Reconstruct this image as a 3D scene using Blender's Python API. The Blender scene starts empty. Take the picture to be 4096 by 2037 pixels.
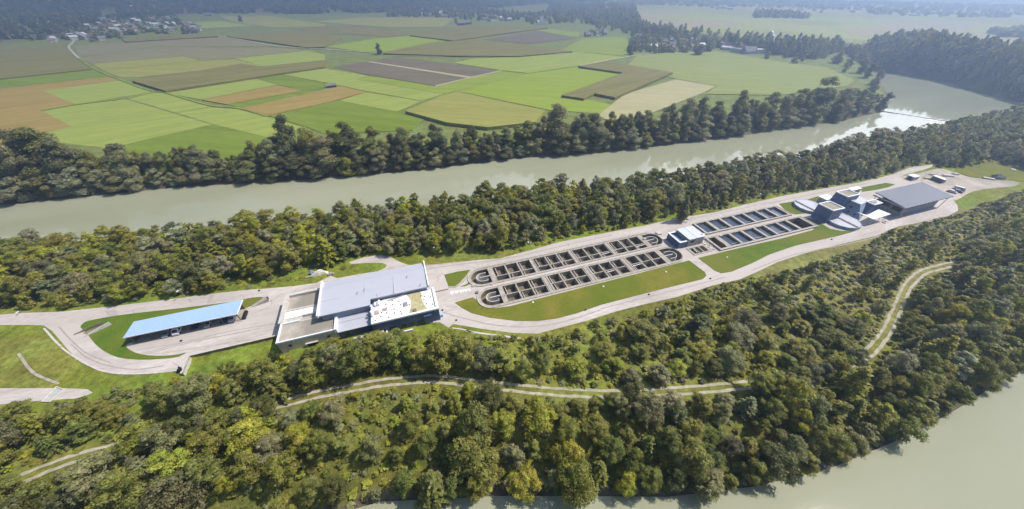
import bpy, bmesh, math, random
import numpy as np
from mathutils import Vector
from mathutils.geometry import tessellate_polygon
random.seed(7); rng = np.random.default_rng(7)
sc = bpy.context.scene
COL = sc.collection
R = math.radians

# ------------------------------------------------------------------ survey: photograph pixels -> places on the ground
CH, FPX, PITCH = 100.0, 1350.36, R(38.717)
CP, SP = math.cos(PITCH), math.sin(PITCH)
def ray(p):
    a, b = p[0] - 2048.0, 1018.5 - p[1]
    return np.array([a, FPX * CP + b * SP, -FPX * SP + b * CP])
def U(p, z=0.0):
    d = ray(p); t = (z - CH) / d[2]
    return (d[0] * t, d[1] * t)
def proj(x, y, z):
    z = z - CH; dep = y * CP - z * SP; up = y * SP + z * CP
    return (2048 + FPX * x / dep, 1018.5 - FPX * up / dep, dep)
def crop(ox, oy, s): return lambda x, y: (ox + x / s, oy + y / s)
c1, c2, c3, c4, c5 = crop(0, 1000, 1.83), crop(900, 950, 2.562), crop(1700, 800, 2.135), crop(2600, 600, 1.722), crop(3100, 680, 3.22)
c8 = crop(2500, 880, 5.124)
c7, T6, T7, T8 = crop(3500, 600, 4.27), crop(0, 0, 1.9708), crop(1300, 0, 1.84), crop(2500, 0, 1.614)
D = crop(0, 0, 1 / 1.59006)
A0 = R(18.5); E1 = (math.cos(A0), math.sin(A0)); E2 = (-E1[1], E1[0])      # the plant's own axes: along and across
def W(u, v): return (u * E1[0] + v * E2[0], u * E1[1] + v * E2[1])
def LU(x, y): return (x * E1[0] + y * E1[1], x * E2[0] + y * E2[1])

# ------------------------------------------------------------------ materials
def nm(name):
    m = bpy.data.materials.new(name); m.use_nodes = True
    return m, m.node_tree.nodes, m.node_tree.links, m.node_tree.nodes['Principled BSDF']
def mat(name, c, rough=0.8, c2=None, scale=0.4, spec=0.3, bump=0.0, bscale=6.0, metal=0.0, stretch=None, rot=0.0, c3=None, detail=6, lo=0.35, hi=0.65, fine=(.84, 1.14)):
    m, N, L, b = nm(name)
    b.inputs['Roughness'].default_value = rough; b.inputs['Metallic'].default_value = metal
    b.inputs['Specular IOR Level'].default_value = spec
    b.inputs['Base Color'].default_value = (*c, 1)
    g = N.new('ShaderNodeNewGeometry'); vec = g.outputs['Position']
    if stretch:
        mp = N.new('ShaderNodeMapping'); mp.inputs['Rotation'].default_value = (0, 0, -rot); mp.inputs['Scale'].default_value = stretch
        vr = N.new('ShaderNodeVectorRotate'); vr.rotation_type = 'Z_AXIS'; vr.inputs['Angle'].default_value = -rot
        mp.inputs['Rotation'].default_value = (0, 0, 0)
        L.new(vec, vr.inputs['Vector']); L.new(vr.outputs[0], mp.inputs['Vector']); vec = mp.outputs[0]
    if c2:
        n = N.new('ShaderNodeTexNoise'); n.inputs['Scale'].default_value = scale; n.inputs['Detail'].default_value = detail
        L.new(vec, n.inputs['Vector'])
        r = N.new('ShaderNodeValToRGB'); e = r.color_ramp.elements
        e[0].position, e[1].position = lo, hi; e[0].color = (*c, 1); e[1].color = (*c2, 1)
        L.new(n.outputs['Fac'], r.inputs[0]); col = r.outputs[0]
        n2 = N.new('ShaderNodeTexNoise'); n2.inputs['Scale'].default_value = scale * 9; n2.inputs['Detail'].default_value = 4
        L.new(vec, n2.inputs['Vector'])
        mx = N.new('ShaderNodeMix'); mx.data_type = 'RGBA'; mx.blend_type = 'MULTIPLY'; mx.inputs['Factor'].default_value = 1
        mr = N.new('ShaderNodeMapRange'); mr.inputs[1].default_value = .3; mr.inputs[2].default_value = .7; mr.inputs[3].default_value, mr.inputs[4].default_value = fine
        L.new(n2.outputs['Fac'], mr.inputs[0]); L.new(col, mx.inputs[6]); L.new(mr.outputs[0], mx.inputs[7]); col = mx.outputs[2]
        L.new(col, b.inputs['Base Color'])
        if c3:
            n3 = N.new('ShaderNodeTexNoise'); n3.inputs['Scale'].default_value = scale * .23; n3.inputs['Detail'].default_value = 3
            L.new(vec, n3.inputs['Vector'])
            m3 = N.new('ShaderNodeMix'); m3.data_type = 'RGBA'
            r3 = N.new('ShaderNodeMapRange'); r3.inputs[1].default_value = .45; r3.inputs[2].default_value = .62
            L.new(n3.outputs['Fac'], r3.inputs[0]); L.new(r3.outputs[0], m3.inputs['Factor'])
            L.new(col, m3.inputs[6]); m3.inputs[7].default_value = (*c3, 1); L.new(m3.outputs[2], b.inputs['Base Color'])
    if bump:
        nb = N.new('ShaderNodeTexNoise'); nb.inputs['Scale'].default_value = bscale; nb.inputs['Detail'].default_value = 4
        L.new(vec, nb.inputs['Vector'])
        bp = N.new('ShaderNodeBump'); bp.inputs['Strength'].default_value = 1; bp.inputs['Distance'].default_value = bump
        L.new(nb.outputs['Fac'], bp.inputs['Height']); L.new(bp.outputs[0], b.inputs['Normal'])
    return m
def leaf_mat(name, attr=False):
    m, N, L, b = nm(name)
    b.inputs['Roughness'].default_value = .5; b.inputs['Specular IOR Level'].default_value = .4
    if attr:
        ob = N.new('ShaderNodeAttribute'); ob.attribute_name = 'tint'; src = ob.outputs['Color']
    else:
        ob = N.new('ShaderNodeObjectInfo'); src = ob.outputs['Color']
    g = N.new('ShaderNodeNewGeometry')
    n = N.new('ShaderNodeTexNoise'); n.inputs['Scale'].default_value = .55; n.inputs['Detail'].default_value = 3
    L.new(g.outputs['Position'], n.inputs['Vector'])
    hs = N.new('ShaderNodeHueSaturation')
    mr = N.new('ShaderNodeMapRange'); mr.inputs[1].default_value = .3; mr.inputs[2].default_value = .7; mr.inputs[3].default_value = .6; mr.inputs[4].default_value = 1.45
    L.new(n.outputs['Fac'], mr.inputs[0]); L.new(mr.outputs[0], hs.inputs['Value'])
    n2 = N.new('ShaderNodeTexNoise'); n2.inputs['Scale'].default_value = .23; n2.inputs['Detail'].default_value = 2
    L.new(g.outputs['Position'], n2.inputs['Vector'])
    mh = N.new('ShaderNodeMapRange'); mh.inputs[1].default_value = .3; mh.inputs[2].default_value = .7; mh.inputs[3].default_value = .486; mh.inputs[4].default_value = .512
    L.new(n2.outputs['Fac'], mh.inputs[0]); L.new(mh.outputs[0], hs.inputs['Hue'])
    L.new(src, hs.inputs['Color']); L.new(hs.outputs[0], b.inputs['Base Color'])
    t = N.new('ShaderNodeBsdfTranslucent')
    hx = N.new('ShaderNodeHueSaturation'); hx.inputs['Hue'].default_value = .485; hx.inputs['Saturation'].default_value = 1.1; hx.inputs['Value'].default_value = 1.2
    L.new(hs.outputs[0], hx.inputs['Color']); L.new(hx.outputs[0], t.inputs['Color'])
    mx = N.new('ShaderNodeMixShader'); mx.inputs[0].default_value = .42
    out = N['Material Output']
    L.new(b.outputs[0], mx.inputs[1]); L.new(t.outputs[0], mx.inputs[2]); L.new(mx.outputs[0], out.inputs['Surface'])
    return m
M = {}
M['leaf'] = leaf_mat('leaf'); M['leafmass'] = leaf_mat('leaf_mass', True)
M['bark'] = mat('bark', (.06, .05, .04), .9, (.11, .095, .075), 2.0)
M['road'] = mat('pale_concrete_road', (.41, .368, .338), .85, (.55, .498, .462), .16, c3=(.49, .442, .406), bump=.004, bscale=9, stretch=(.25, 1.2, 1), rot=A0)
M['lawn'] = mat('mown_lawn', (.085, .145, .015), .9, (.125, .165, .021), .16, .1, bump=.03, bscale=5, c3=(.15, .16, .028))
M['lawnb'] = mat('olive_lawn', (.135, .152, .018), .9, (.20, .18, .032), .16, .1, bump=.03, bscale=5, c3=(.11, .15, .016))
M['concrete'] = mat('weathered_concrete', (.30, .27, .225), .85, (.44, .395, .34), .55, bump=.01, bscale=8)
M['concrete_pale'] = mat('pale_concrete', (.48, .45, .41), .8, (.60, .56, .52), .9)
M['concrete_dark'] = mat('dark_concrete', (.16, .138, .10), .85, (.25, .22, .165), .5)  # darker brown concrete for pit sides and low walls
M['wallgrey'] = mat('grey_render_wall', (.36, .34, .31), .85, (.44, .41, .38), .5)
M['wallblue'] = mat('shaded_blue_cladding', (.075, .115, .225), .5, (.095, .14, .26), .6, .4)  # blue-grey paint, darkened so the colour carries the shade of its faces
M['wallblue2'] = mat('slate_blue_panel', (.20, .25, .35), .6, (.24, .29, .39), .5, .4)
M['metal'] = mat('grey_sheet_metal_roof', (.45, .46, .52), .4, (.475, .485, .545), .1, .5, stretch=(.3, 2, 1), rot=A0, fine=(.96, 1.03))
M['metaldark'] = mat('slate_metal_roof', (.098, .115, .155), .6, (.106, .125, .167), .1, .5, stretch=(.3, 2, 1), rot=A0, fine=(.96, 1.03))
M['metalblue'] = mat('pale_blue_metal_roof', (.34, .49, .755), .45, (.36, .51, .775), .1, .5, fine=(.96, 1.03))
M['roofpump'] = mat('light_metal_roof', (.56, .60, .66), .45, (.59, .63, .69), .3, .4, fine=(.96, 1.03))
M['wallsunlit'] = mat('sunlit_toned_wall', (.60, .53, .45), .9, (.70, .63, .54), .4)  # lighter and warmer than the grey render: sunlight put into the colour
M['gravelroof'] = mat('gravel_roof', (.36, .32, .27), .95, (.46, .415, .36), .35, bump=.01, bscale=14, c3=(.27, .25, .21))
M['gravelmoss'] = mat('mossy_gravel_roof', (.27, .25, .185), .95, (.36, .335, .26), .6)
M['white'] = mat('white_membrane', (.84, .81, .78), .7, (.88, .85, .82), .8)
M['whitemetal'] = mat('white_coping', (.74, .76, .80), .5, (.80, .82, .86), .8)
M['sand'] = mat('lichen_covered_membrane', (.36, .33, .16), .9, (.52, .47, .30), .8)
M['dark'] = mat('dark_opening', (.018, .02, .025), .5)
M['seam'] = mat('dark_seam', (.10, .11, .13), .7)
M['glass'] = mat('dark_glazing', (.03, .04, .055), .12, spec=.6)
M['steel'] = mat('galvanised_steel', (.42, .42, .42), .45, (.5, .5, .5), 2, metal=.6)
M['sludge'] = mat('wet_basin_floor', (.15, .122, .092), .55, (.21, .175, .135), .7, .3)
M['track'] = mat('gravel_track', (.31, .285, .20), .95, (.46, .425, .34), .5, bump=.02, bscale=6)
M['dirt'] = mat('bare_gravel_yard', (.36, .315, .26), .95, (.55, .475, .42), .12, c3=(.30, .285, .23), bump=.02, bscale=3, stretch=(1, 1, 1))
M['soil'] = mat('soil', (.2, .17, .12), .95, (.27, .23, .17), .8)
M['tarp'] = mat('beige_tarpaulin', (.60, .54, .46), .8, (.68, .62, .54), 1.5, bump=.06, bscale=1.5)
M['tarpblue'] = mat('blue_tarpaulin', (.22, .32, .52), .6, (.28, .38, .58), 1.5, bump=.05, bscale=2)
M['carwhite'] = mat('white_paint', (.78, .78, .78), .3, spec=.5)
M['carsilver'] = mat('silver_paint', (.45, .46, .48), .3, spec=.5, metal=.3)
M['cardark'] = mat('dark_blue_paint', (.05, .06, .09), .3, spec=.5)
M['rubber'] = mat('rubber', (.02, .02, .02), .8)
M['rooftile'] = mat('brown_roof_tiles', (.16, .10, .08), .9, (.22, .15, .12), .6)
M['roofgrey'] = mat('grey_roof_tiles', (.17, .165, .17), .9, (.24, .235, .24), .6)
M['roofpale'] = mat('pale_roof', (.42, .42, .44), .5, (.55, .55, .57), .6)
M['plaster'] = mat('house_plaster', (.46, .44, .40), .9, (.56, .53, .49), .5)
M['wood'] = mat('weathered_wood', (.16, .12, .085), .9, (.26, .20, .15), 1.5)
M['rock'] = mat('grey_rock', (.12, .11, .10), .95, (.22, .2, .18), .9)
def water_mat(name, c, rough, bumps, c2):
    m, N, L, b = nm(name)
    b.inputs['Roughness'].default_value = rough; b.inputs['IOR'].default_value = 1.33; b.inputs['Specular IOR Level'].default_value = .5
    g = N.new('ShaderNodeNewGeometry')
    n = N.new('ShaderNodeTexNoise'); n.inputs['Scale'].default_value = .02; n.inputs['Detail'].default_value = 5
    vr = N.new('ShaderNodeVectorRotate'); vr.rotation_type = 'Z_AXIS'; vr.inputs['Angle'].default_value = -A0
    mp = N.new('ShaderNodeMapping'); mp.inputs['Scale'].default_value = (.35, 1.5, 1)
    L.new(g.outputs['Position'], vr.inputs['Vector']); L.new(vr.outputs[0], mp.inputs['Vector']); L.new(mp.outputs[0], n.inputs['Vector'])
    r = N.new('ShaderNodeValToRGB'); r.color_ramp.elements[0].position = .35; r.color_ramp.elements[1].position = .65
    r.color_ramp.elements[0].color = (*c, 1); r.color_ramp.elements[1].color = (*c2, 1)
    L.new(n.outputs['Fac'], r.inputs[0]); L.new(r.outputs[0], b.inputs['Base Color'])
    prev = None
    for s, dist in bumps:
        nb = N.new('ShaderNodeTexNoise'); nb.inputs['Scale'].default_value = s; nb.inputs['Detail'].default_value = 3
        L.new(mp.outputs[0], nb.inputs['Vector'])
        bp = N.new('ShaderNodeBump'); bp.inputs['Distance'].default_value = dist; bp.inputs['Strength'].default_value = 1
        L.new(nb.outputs['Fac'], bp.inputs['Height'])
        if prev: L.new(prev.outputs[0], bp.inputs['Normal'])
        prev = bp
    if prev: L.new(prev.outputs[0], b.inputs['Normal'])
    return m
M['river'] = water_mat('silty_river_water', (.295, .305, .205), .05, ((.12, .03), (.9, .004)), (.345, .355, .25))
M['tankwater'] = water_mat('tank_water', (.05, .07, .11), .08, ((1.5, .01),), (.075, .095, .14))
def ground_mat():
    m, N, L, b = nm('ground_cover')
    b.inputs['Roughness'].default_value = .95; b.inputs['Specular IOR Level'].default_value = .1
    at = N.new('ShaderNodeAttribute'); at.attribute_name = 'cover'
    g = N.new('ShaderNodeNewGeometry'); col = at.outputs['Color']
    for s, lo, hi, hue in ((.5, .65, 1.3, 0), (.09, .75, 1.25, .03), (2.2, .75, 1.25, 0)):
        n = N.new('ShaderNodeTexNoise'); n.inputs['Scale'].default_value = s; n.inputs['Detail'].default_value = 5
        L.new(g.outputs['Position'], n.inputs['Vector'])
        hs = N.new('ShaderNodeHueSaturation'); mr = N.new('ShaderNodeMapRange')
        mr.inputs[1].default_value = .3; mr.inputs[2].default_value = .7; mr.inputs[3].default_value = lo; mr.inputs[4].default_value = hi
        L.new(n.outputs['Fac'], mr.inputs[0]); L.new(mr.outputs[0], hs.inputs['Value']); L.new(col, hs.inputs['Color'])
        if hue:
            mh = N.new('ShaderNodeMapRange'); mh.inputs[1].default_value = .35; mh.inputs[2].default_value = .65; mh.inputs[3].default_value = .5 - hue; mh.inputs[4].default_value = .5 + hue * .5
            L.new(n.outputs['Color'], mh.inputs[0]); L.new(mh.outputs[0], hs.inputs['Hue'])
        col = hs.outputs[0]
    L.new(col, b.inputs['Base Color'])
    nb = N.new('ShaderNodeTexNoise'); nb.inputs['Scale'].default_value = 2.5; nb.inputs['Detail'].default_value = 5
    L.new(g.outputs['Position'], nb.inputs['Vector'])
    bp = N.new('ShaderNodeBump'); bp.inputs['Distance'].default_value = .12; L.new(nb.outputs['Fac'], bp.inputs['Height']); L.new(bp.outputs[0], b.inputs['Normal'])
    return m
M['ground'] = ground_mat()

# ------------------------------------------------------------------ objects, tags, labels
PENDING = []                       # (object, base label, group): told apart in finish_labels()
def setp(o, label=None, cat=None, group=None, kind=None):
    if label: o['label'] = label
    if cat: o['category'] = cat
    if group: o['group'] = group
    if kind: o['kind'] = kind
    return o
def thing(name, label, cat, loc, group=None):
    o = bpy.data.objects.new(name, None); COL.objects.link(o); o.location = loc; o.empty_display_size = .5
    return setp(o, label, cat, group)
class MB:
    def __init__(s): s.v, s.f, s.m = [], [], []
    def add(s, vs, fs, mi=0):
        n = len(s.v); s.v += [tuple(p) for p in vs]; s.f += [tuple(i + n for i in f) for f in fs]; s.m += [mi] * len(fs); return s
    def box(s, u0, u1, v0, v1, z0, z1, mi=0):            # along the plant's axes
        ps = [(*W(u, v), z) for z in (z0, z1) for u, v in ((u0, v0), (u1, v0), (u1, v1), (u0, v1))]
        return s.add(ps, [(3, 2, 1, 0), (4, 5, 6, 7), (0, 1, 5, 4), (1, 2, 6, 5), (2, 3, 7, 6), (3, 0, 4, 7)], mi)
    def obox(s, c, ax, l, w, z0, z1, mi=0, taper=1.0):           # box centred on world c along direction ax
        x, y = ax; k = taper
        ps = [(c[0] + a * x * l / 2 * q - b * y * w / 2 * q, c[1] + a * y * l / 2 * q + b * x * w / 2 * q, z) for z, q in ((z0, 1), (z1, k)) for a, b in ((-1, -1), (1, -1), (1, 1), (-1, 1))]
        return s.add(ps, [(3, 2, 1, 0), (4, 5, 6, 7), (0, 1, 5, 4), (1, 2, 6, 5), (2, 3, 7, 6), (3, 0, 4, 7)], mi)
    def prism(s, pts, z0, z1, mi=0):                     # world outline; z may be a number or a list per point
        n = len(pts)
        if sum(pts[i][0] * pts[(i + 1) % n][1] - pts[(i + 1) % n][0] * pts[i][1] for i in range(n)) < 0:
            pts = pts[::-1]; z0 = z0[::-1] if isinstance(z0, list) else z0; z1 = z1[::-1] if isinstance(z1, list) else z1
        a = z0 if isinstance(z0, list) else [z0] * n; b = z1 if isinstance(z1, list) else [z1] * n
        vs = [(p[0], p[1], a[i]) for i, p in enumerate(pts)] + [(p[0], p[1], b[i]) for i, p in enumerate(pts)]
        fs = [(i, (i + 1) % n, n + (i + 1) % n, n + i) for i in range(n)]
        for t in tessellate_polygon([[Vector((p[0], p[1], 0)) for p in pts]]):
            q = [pts[i] for i in t]; o = (q[1][0] - q[0][0]) * (q[2][1] - q[0][1]) - (q[2][0] - q[0][0]) * (q[1][1] - q[0][1])
            t = tuple(t) if o > 0 else tuple(t)[::-1]
            fs.append(tuple(n + i for i in t)); fs.append(tuple(t[::-1]))
        return s.add(vs, fs, mi)
    def tube(s, a, b, r0, r1=None, n=8, mi=0):
        r1 = r0 if r1 is None else r1; a, b = Vector(a), Vector(b); d = (b - a).normalized()
        x = d.orthogonal().normalized(); y = d.cross(x)
        vs = [a + (x * math.cos(6.2832 * i / n) + y * math.sin(6.2832 * i / n)) * r0 for i in range(n)] + [b + (x * math.cos(6.2832 * i / n) + y * math.sin(6.2832 * i / n)) * r1 for i in range(n)]
        return s.add(vs, [(i, (i + 1) % n, n + (i + 1) % n, n + i) for i in range(n)] + [tuple(range(n))[::-1], tuple(range(n, 2 * n))], mi)
    def build(s, name, mats, parent=None, bevel=0.0):
        me = bpy.data.meshes.new(name); vs = np.array(s.v, float)
        org = np.array(parent_loc(parent)) if parent else np.array([vs[:, 0].mean(), vs[:, 1].mean(), vs[:, 2].min()])
        me.from_pydata((vs - org).tolist(), [], s.f)
        for m in (mats if isinstance(mats, (list, tuple)) else [mats]): me.materials.append(M[m] if isinstance(m, str) else m)
        me.polygons.foreach_set('material_index', s.m); me.update()
        o = bpy.data.objects.new(name, me); COL.objects.link(o)
        if parent: o.parent = parent
        else: o.location = org
        if bevel:
            b = o.modifiers.new('edge', 'BEVEL'); b.width = bevel; b.segments = 1; b.limit_method = 'ANGLE'
        return o
def parent_loc(p):
    x = np.array(p.location)
    return x + np.array(parent_loc(p.parent)) if p.parent else x
def sheet_mb(rings, z, skirt=0.0, mb=None, inner=None):
    """a flat sheet with holes; outer rim drops by skirt, hole rims by inner (the inside walls of a pit)"""
    mb = mb or MB(); vs = [p for r in rings for p in r]
    tess = tessellate_polygon([[Vector((p[0], p[1], 0)) for p in r] for r in rings]); fs = []
    for t in tess:
        q = [vs[i] for i in t]; o = (q[1][0] - q[0][0]) * (q[2][1] - q[0][1]) - (q[2][0] - q[0][0]) * (q[1][1] - q[0][1])
        if abs(o) > 1e-9: fs.append(tuple(t) if o > 0 else tuple(t)[::-1])
    mb.add([(p[0], p[1], z) for p in vs], fs)
    for k, r in enumerate(rings):
        dz = skirt if k == 0 else (inner if inner is not None else skirt)
        if not dz: continue
        n = len(r); ccw = sum(r[i][0] * r[(i + 1) % n][1] - r[(i + 1) % n][0] * r[i][1] for i in range(n)) > 0
        ps = [(p[0], p[1], z) for p in r] + [(p[0], p[1], z - dz) for p in r]; flip = ccw == (k == 0)
        mb.add(ps, [((n + i, n + (i + 1) % n, (i + 1) % n, i) if flip else (i, (i + 1) % n, n + (i + 1) % n, n + i)) for i in range(n)])
    return mb
def smooth(pts, k=4):
    n = len(pts); out = []
    for i in range(n):
        p0, p1, p2, p3 = (np.array(pts[(i + j - 1) % n], float) for j in range(4))
        for t in np.arange(k) / k:
            out.append(tuple(.5 * (2 * p1 + (p2 - p0) * t + (2 * p0 - 5 * p1 + 4 * p2 - p3) * t * t + (3 * p1 - p0 - 3 * p2 + p3) * t ** 3)))
    return out
def smooth_open(pts, k=5):
    P = [np.array(p, float) for p in pts]; P = [2 * P[0] - P[1]] + P + [2 * P[-1] - P[-2]]; out = []
    for i in range(1, len(P) - 2):
        p0, p1, p2, p3 = P[i - 1:i + 3]
        for t in np.arange(k) / k:
            out.append(tuple(.5 * (2 * p1 + (p2 - p0) * t + (2 * p0 - 5 * p1 + 4 * p2 - p3) * t * t + (3 * p1 - p0 - 3 * p2 + p3) * t ** 3)))
    return out + [tuple(P[-2])]
def ribbon(pts, w, off=0.0):
    P = np.array(pts); T = np.gradient(P, axis=0); T /= np.linalg.norm(T, axis=1)[:, None] + 1e-9
    Nn = np.stack([-T[:, 1], T[:, 0]], 1)
    return [tuple(p) for p in P + Nn * (off + w / 2)] + [tuple(p) for p in (P + Nn * (off - w / 2))[::-1]]

# ------------------------------------------------------------------ terrain
def sdist(X, Y, poly):
    """signed distance to a polygon, negative inside"""
    P = np.array(poly, float); Q = np.roll(P, -1, 0); d = np.full(X.shape, 1e18); ins = np.zeros(X.shape, bool)
    for (ax, ay), (bx, by) in zip(P, Q):
        ex, ey = bx - ax, by - ay; wx, wy = X - ax, Y - ay
        t = np.clip((wx * ex + wy * ey) / (ex * ex + ey * ey + 1e-12), 0, 1)
        d = np.minimum(d, (wx - ex * t) ** 2 + (wy - ey * t) ** 2)
        c = (ay > Y) != (by > Y)
        with np.errstate(divide='ignore', invalid='ignore'): ins ^= c & (X < (bx - ax) * (Y - ay) / (by - ay if by != ay else 1e-12) + ax)
    return np.where(ins, -1, 1) * np.sqrt(d)
SEG = {}
def segs(poly):
    k = id(poly)
    if k not in SEG:
        n = len(poly); xs = [p[0] for p in poly]; ys = [p[1] for p in poly]
        SEG[k] = (poly, (float(min(xs)), float(max(xs)), float(min(ys)), float(max(ys))), [(float(poly[i][0]), float(poly[i][1]), float(poly[(i + 1) % n][0]), float(poly[(i + 1) % n][1])) for i in range(n)])
    return SEG[k]
def sdp(p, poly, far=60.0):
    """the same for one point; anything farther outside than far just counts as far"""
    x, y = float(p[0]), float(p[1]); _, (x0, x1, y0, y1), sg = segs(poly)
    if x < x0 - far or x > x1 + far or y < y0 - far or y > y1 + far: return far
    best, ins = 1e18, False
    for ax, ay, bx, by in sg:
        ex, ey, wx, wy = bx - ax, by - ay, x - ax, y - ay
        t = (wx * ex + wy * ey) / (ex * ex + ey * ey + 1e-12); t = 0.0 if t < 0 else 1.0 if t > 1 else t
        d = (wx - ex * t) ** 2 + (wy - ey * t) ** 2
        if d < best: best = d
        if (ay > y) != (by > y) and x < ex * wy / ey + ax: ins = not ins
    return -math.sqrt(best) if ins else math.sqrt(best)
def sstep(t): t = np.clip(t, 0, 1); return t * t * (3 - 2 * t)
ZW = -7.0
far_shore = [(-1500, 640), (-500, 552), (0, 516), (200, 497), (440, 472), (700, 457), (900, 443), (1080, 426), (1300, 399), (1500, 386), (1700, 363), (1900, 337), (2100, 307), (2222, 282), (2236, 262), (2232, 235), (2212, 205), (2185, 178), (2150, 150), (2105, 135)]
right_shore = [(2140, 128), (2200, 178), (2300, 190), (2400, 212), (2540, 252), (2640, 275), (2900, 340)]
near_shore = [(3000, 480), (2700, 330), (2560, 292), (2450, 310), (2330, 346), (2180, 378), (2000, 418), (1700, 462), (1300, 494), (1000, 530), (700, 570), (400, 598), (0, 630), (-400, 690), (-1500, 800)]
RIVER = [U(D(*p), ZW) for p in far_shore + right_shore + near_shore]
shore2 = [(-300, 1420), (500, 1370), (820, 1300), (960, 1262), (1250, 1248), (1450, 1248), (1680, 1250), (1900, 1224), (2100, 1174), (2300, 1090), (2450, 1005), (2576, 910), (2800, 760), (3300, 560)]
RIVER2 = [U(D(*p), ZW) for p in shore2] + [(420, 60), (400, -250), (-200, -250)]
bluff_line = [U(D(*p), 0) for p in [(1440, 8), (1500, 42), (1600, 82), (1750, 112), (1900, 135), (2040, 150), (2120, 131), (2200, 175), (2300, 187), (2400, 209), (2540, 248), (2700, 290), (3100, 400)]]
PLATEAU = bluff_line + [(2200, 350), (9000, 300), (9000, 9000), (400, 9000)]
hill_line = [U(D(*p), 0) for p in [(-900, 210), (-300, 150), (0, 112), (180, 84), (330, 52), (520, 35), (800, 36), (1050, 31), (1250, 22)]]
HILL = hill_line + [(100, 2500), (900, 2700), (2200, 3000), (2600, 9000), (-9000, 9000), (-9000, 600)]
def rowpoly(u0, u1, v0, v1): return [W(u0, v0), W(u1, v0), W(u1, v1), W(u0, v1)]
def stadium(u0, u1, v0, v1, n=14):
    r = (v1 - v0) / 2; vc = (v0 + v1) / 2; out = []
    for i in range(n + 1): a = -math.pi / 2 + math.pi * i / n; out.append(W(u1 - r + r * math.cos(a), vc + r * math.sin(a)))
    for i in range(n + 1): a = math.pi / 2 + math.pi * i / n; out.append(W(u0 + r + r * math.cos(a), vc + r * math.sin(a)))
    return out
LOW, UP = stadium(16.8, 116.2, 88.4, 99.9), stadium(15.8, 115.0, 101.6, 113.0)
SLOW, SUP = rowpoly(135.0, 199.6, 88.9, 99.4), rowpoly(138.6, 197.2, 101.8, 112.0)
SPIT = rowpoly(120.8, 131.0, 90.2, 95.9)
PITS = [LOW, UP, SLOW, SUP, SPIT]
SOUTH = [W(u, v) for u, v in ((-83, 100.3), (-54.5, 100.3), (-54.5, 84), (-70, 80), (-84, 88))]
def noise2(x, y, s, seed=0):
    return np.sin(x * s * 1.3 + seed) * np.cos(y * s * 1.1 + seed * 2.1) * .5 + np.sin((x + y) * s * .63 + seed * 1.7) * .3 + np.cos((x * .8 - y * 1.2) * s * 2.1 + seed) * .2
def ground(X, Y):
    X = np.asarray(X, float); Y = np.asarray(Y, float)
    dp = -sdist(X, Y, PLATEAU); z = (29 - 17 * sstep((Y - 600) / 220)) * sstep(dp / 75) * (.93 + .12 * noise2(X, Y, .012)) + 1.0 * sstep((dp - 60) / 200) * noise2(X, Y, .004, 2)
    dh = -sdist(X, Y, HILL); hz = .055 * np.clip(dh, 0, 240) + .36 * np.clip(dh - 240, 0, 420)
    hz = hz * (.9 + .25 * noise2(X, Y, .006, 1)); z = z + np.minimum(hz, 110)
    d1 = sdist(X, Y, RIVER); z = np.where(d1 < 11, (ZW - .25) + (z - ZW + .25) * sstep(d1 / 11), z)
    z = np.where(d1 < 0, ZW - .3 - np.clip(-d1 * .25, 0, 2.5), z)
    d2 = sdist(X, Y, RIVER2); z = np.where((d2 < 17) & (d2 >= 0), (ZW - .25) + (z - ZW + .25) * sstep(d2 / 17), z)
    z = np.where(d2 < 0, ZW - .3 - np.clip(-d2 * .25, 0, 2.5), z)
    for P in PITS:
        d = sdist(X, Y, P); z = z - 5.2 * (1 - sstep((d - 1.2) / 3.0)) * (np.abs(z) < 3)
    z = z - 1.4 * (1 - sstep(sdist(X, Y, SOUTH) / 2.5))
    return z
def gz(x, y):
    if not -1200 < sdp((x, y), HILL, 1) < .5 and sdp((x, y), PLATEAU, 1) > 0:
        z, st = 0.0, lambda t: 0.0 if t < 0 else 1.0 if t > 1 else t * t * (3 - 2 * t)
        for P, w_ in ((RIVER, 11), (RIVER2, 17)):
            d = sdp((x, y), P, 30)
            if d < 0: return ZW - .3 - min(max(-d * .25, 0), 2.5)
            if d < w_: z = (ZW - .25) + (z - ZW + .25) * st(d / w_)
        for P in PITS: z -= 5.2 * (1 - st((sdp((x, y), P, 9) - 1.2) / 3.0)) * (abs(z) < 3)
        return z - 1.4 * (1 - st(sdp((x, y), SOUTH, 9) / 2.5))
    return float(ground(np.array([x]), np.array([y]))[0])
def Ug(p):
    """where the line of sight through p meets the terrain"""
    d = ray(p); ts = np.concatenate([np.linspace(.02, 1, 60), np.linspace(1.02, 6, 400)]) * (CH / max(-d[2], 30.0)) * 1.0
    X, Y, Z = d[0] * ts, d[1] * ts, CH + d[2] * ts
    g = ground(X, Y); k = np.where(Z < g)[0]
    if not len(k): return None
    i = k[0]; a = ts[i - 1] if i else 0; b = ts[i]
    for _ in range(18):
        m = (a + b) / 2
        if CH + d[2] * m < gz(d[0] * m, d[1] * m): b = m
        else: a = m
    return (d[0] * b, d[1] * b)
def axis(lo, hi, step, first, last, grow=1.055, mid=None):
    xs = list(np.arange(lo, hi + step, step)); s = step
    while xs[-1] < last: s = min(s * grow, 260); xs.append(xs[-1] + s)
    s = step
    while xs[0] > first: s = min(s * grow, 260); xs.insert(0, xs[0] - s)
    return np.array(xs)
gx, gy = axis(-150, 260, 2.5, -5200, 5200, 1.045), axis(35, 300, 2.5, -260, 4600, 1.045)
GX, GY = np.meshgrid(gx, gy); GZ = ground(GX, GY)
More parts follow.
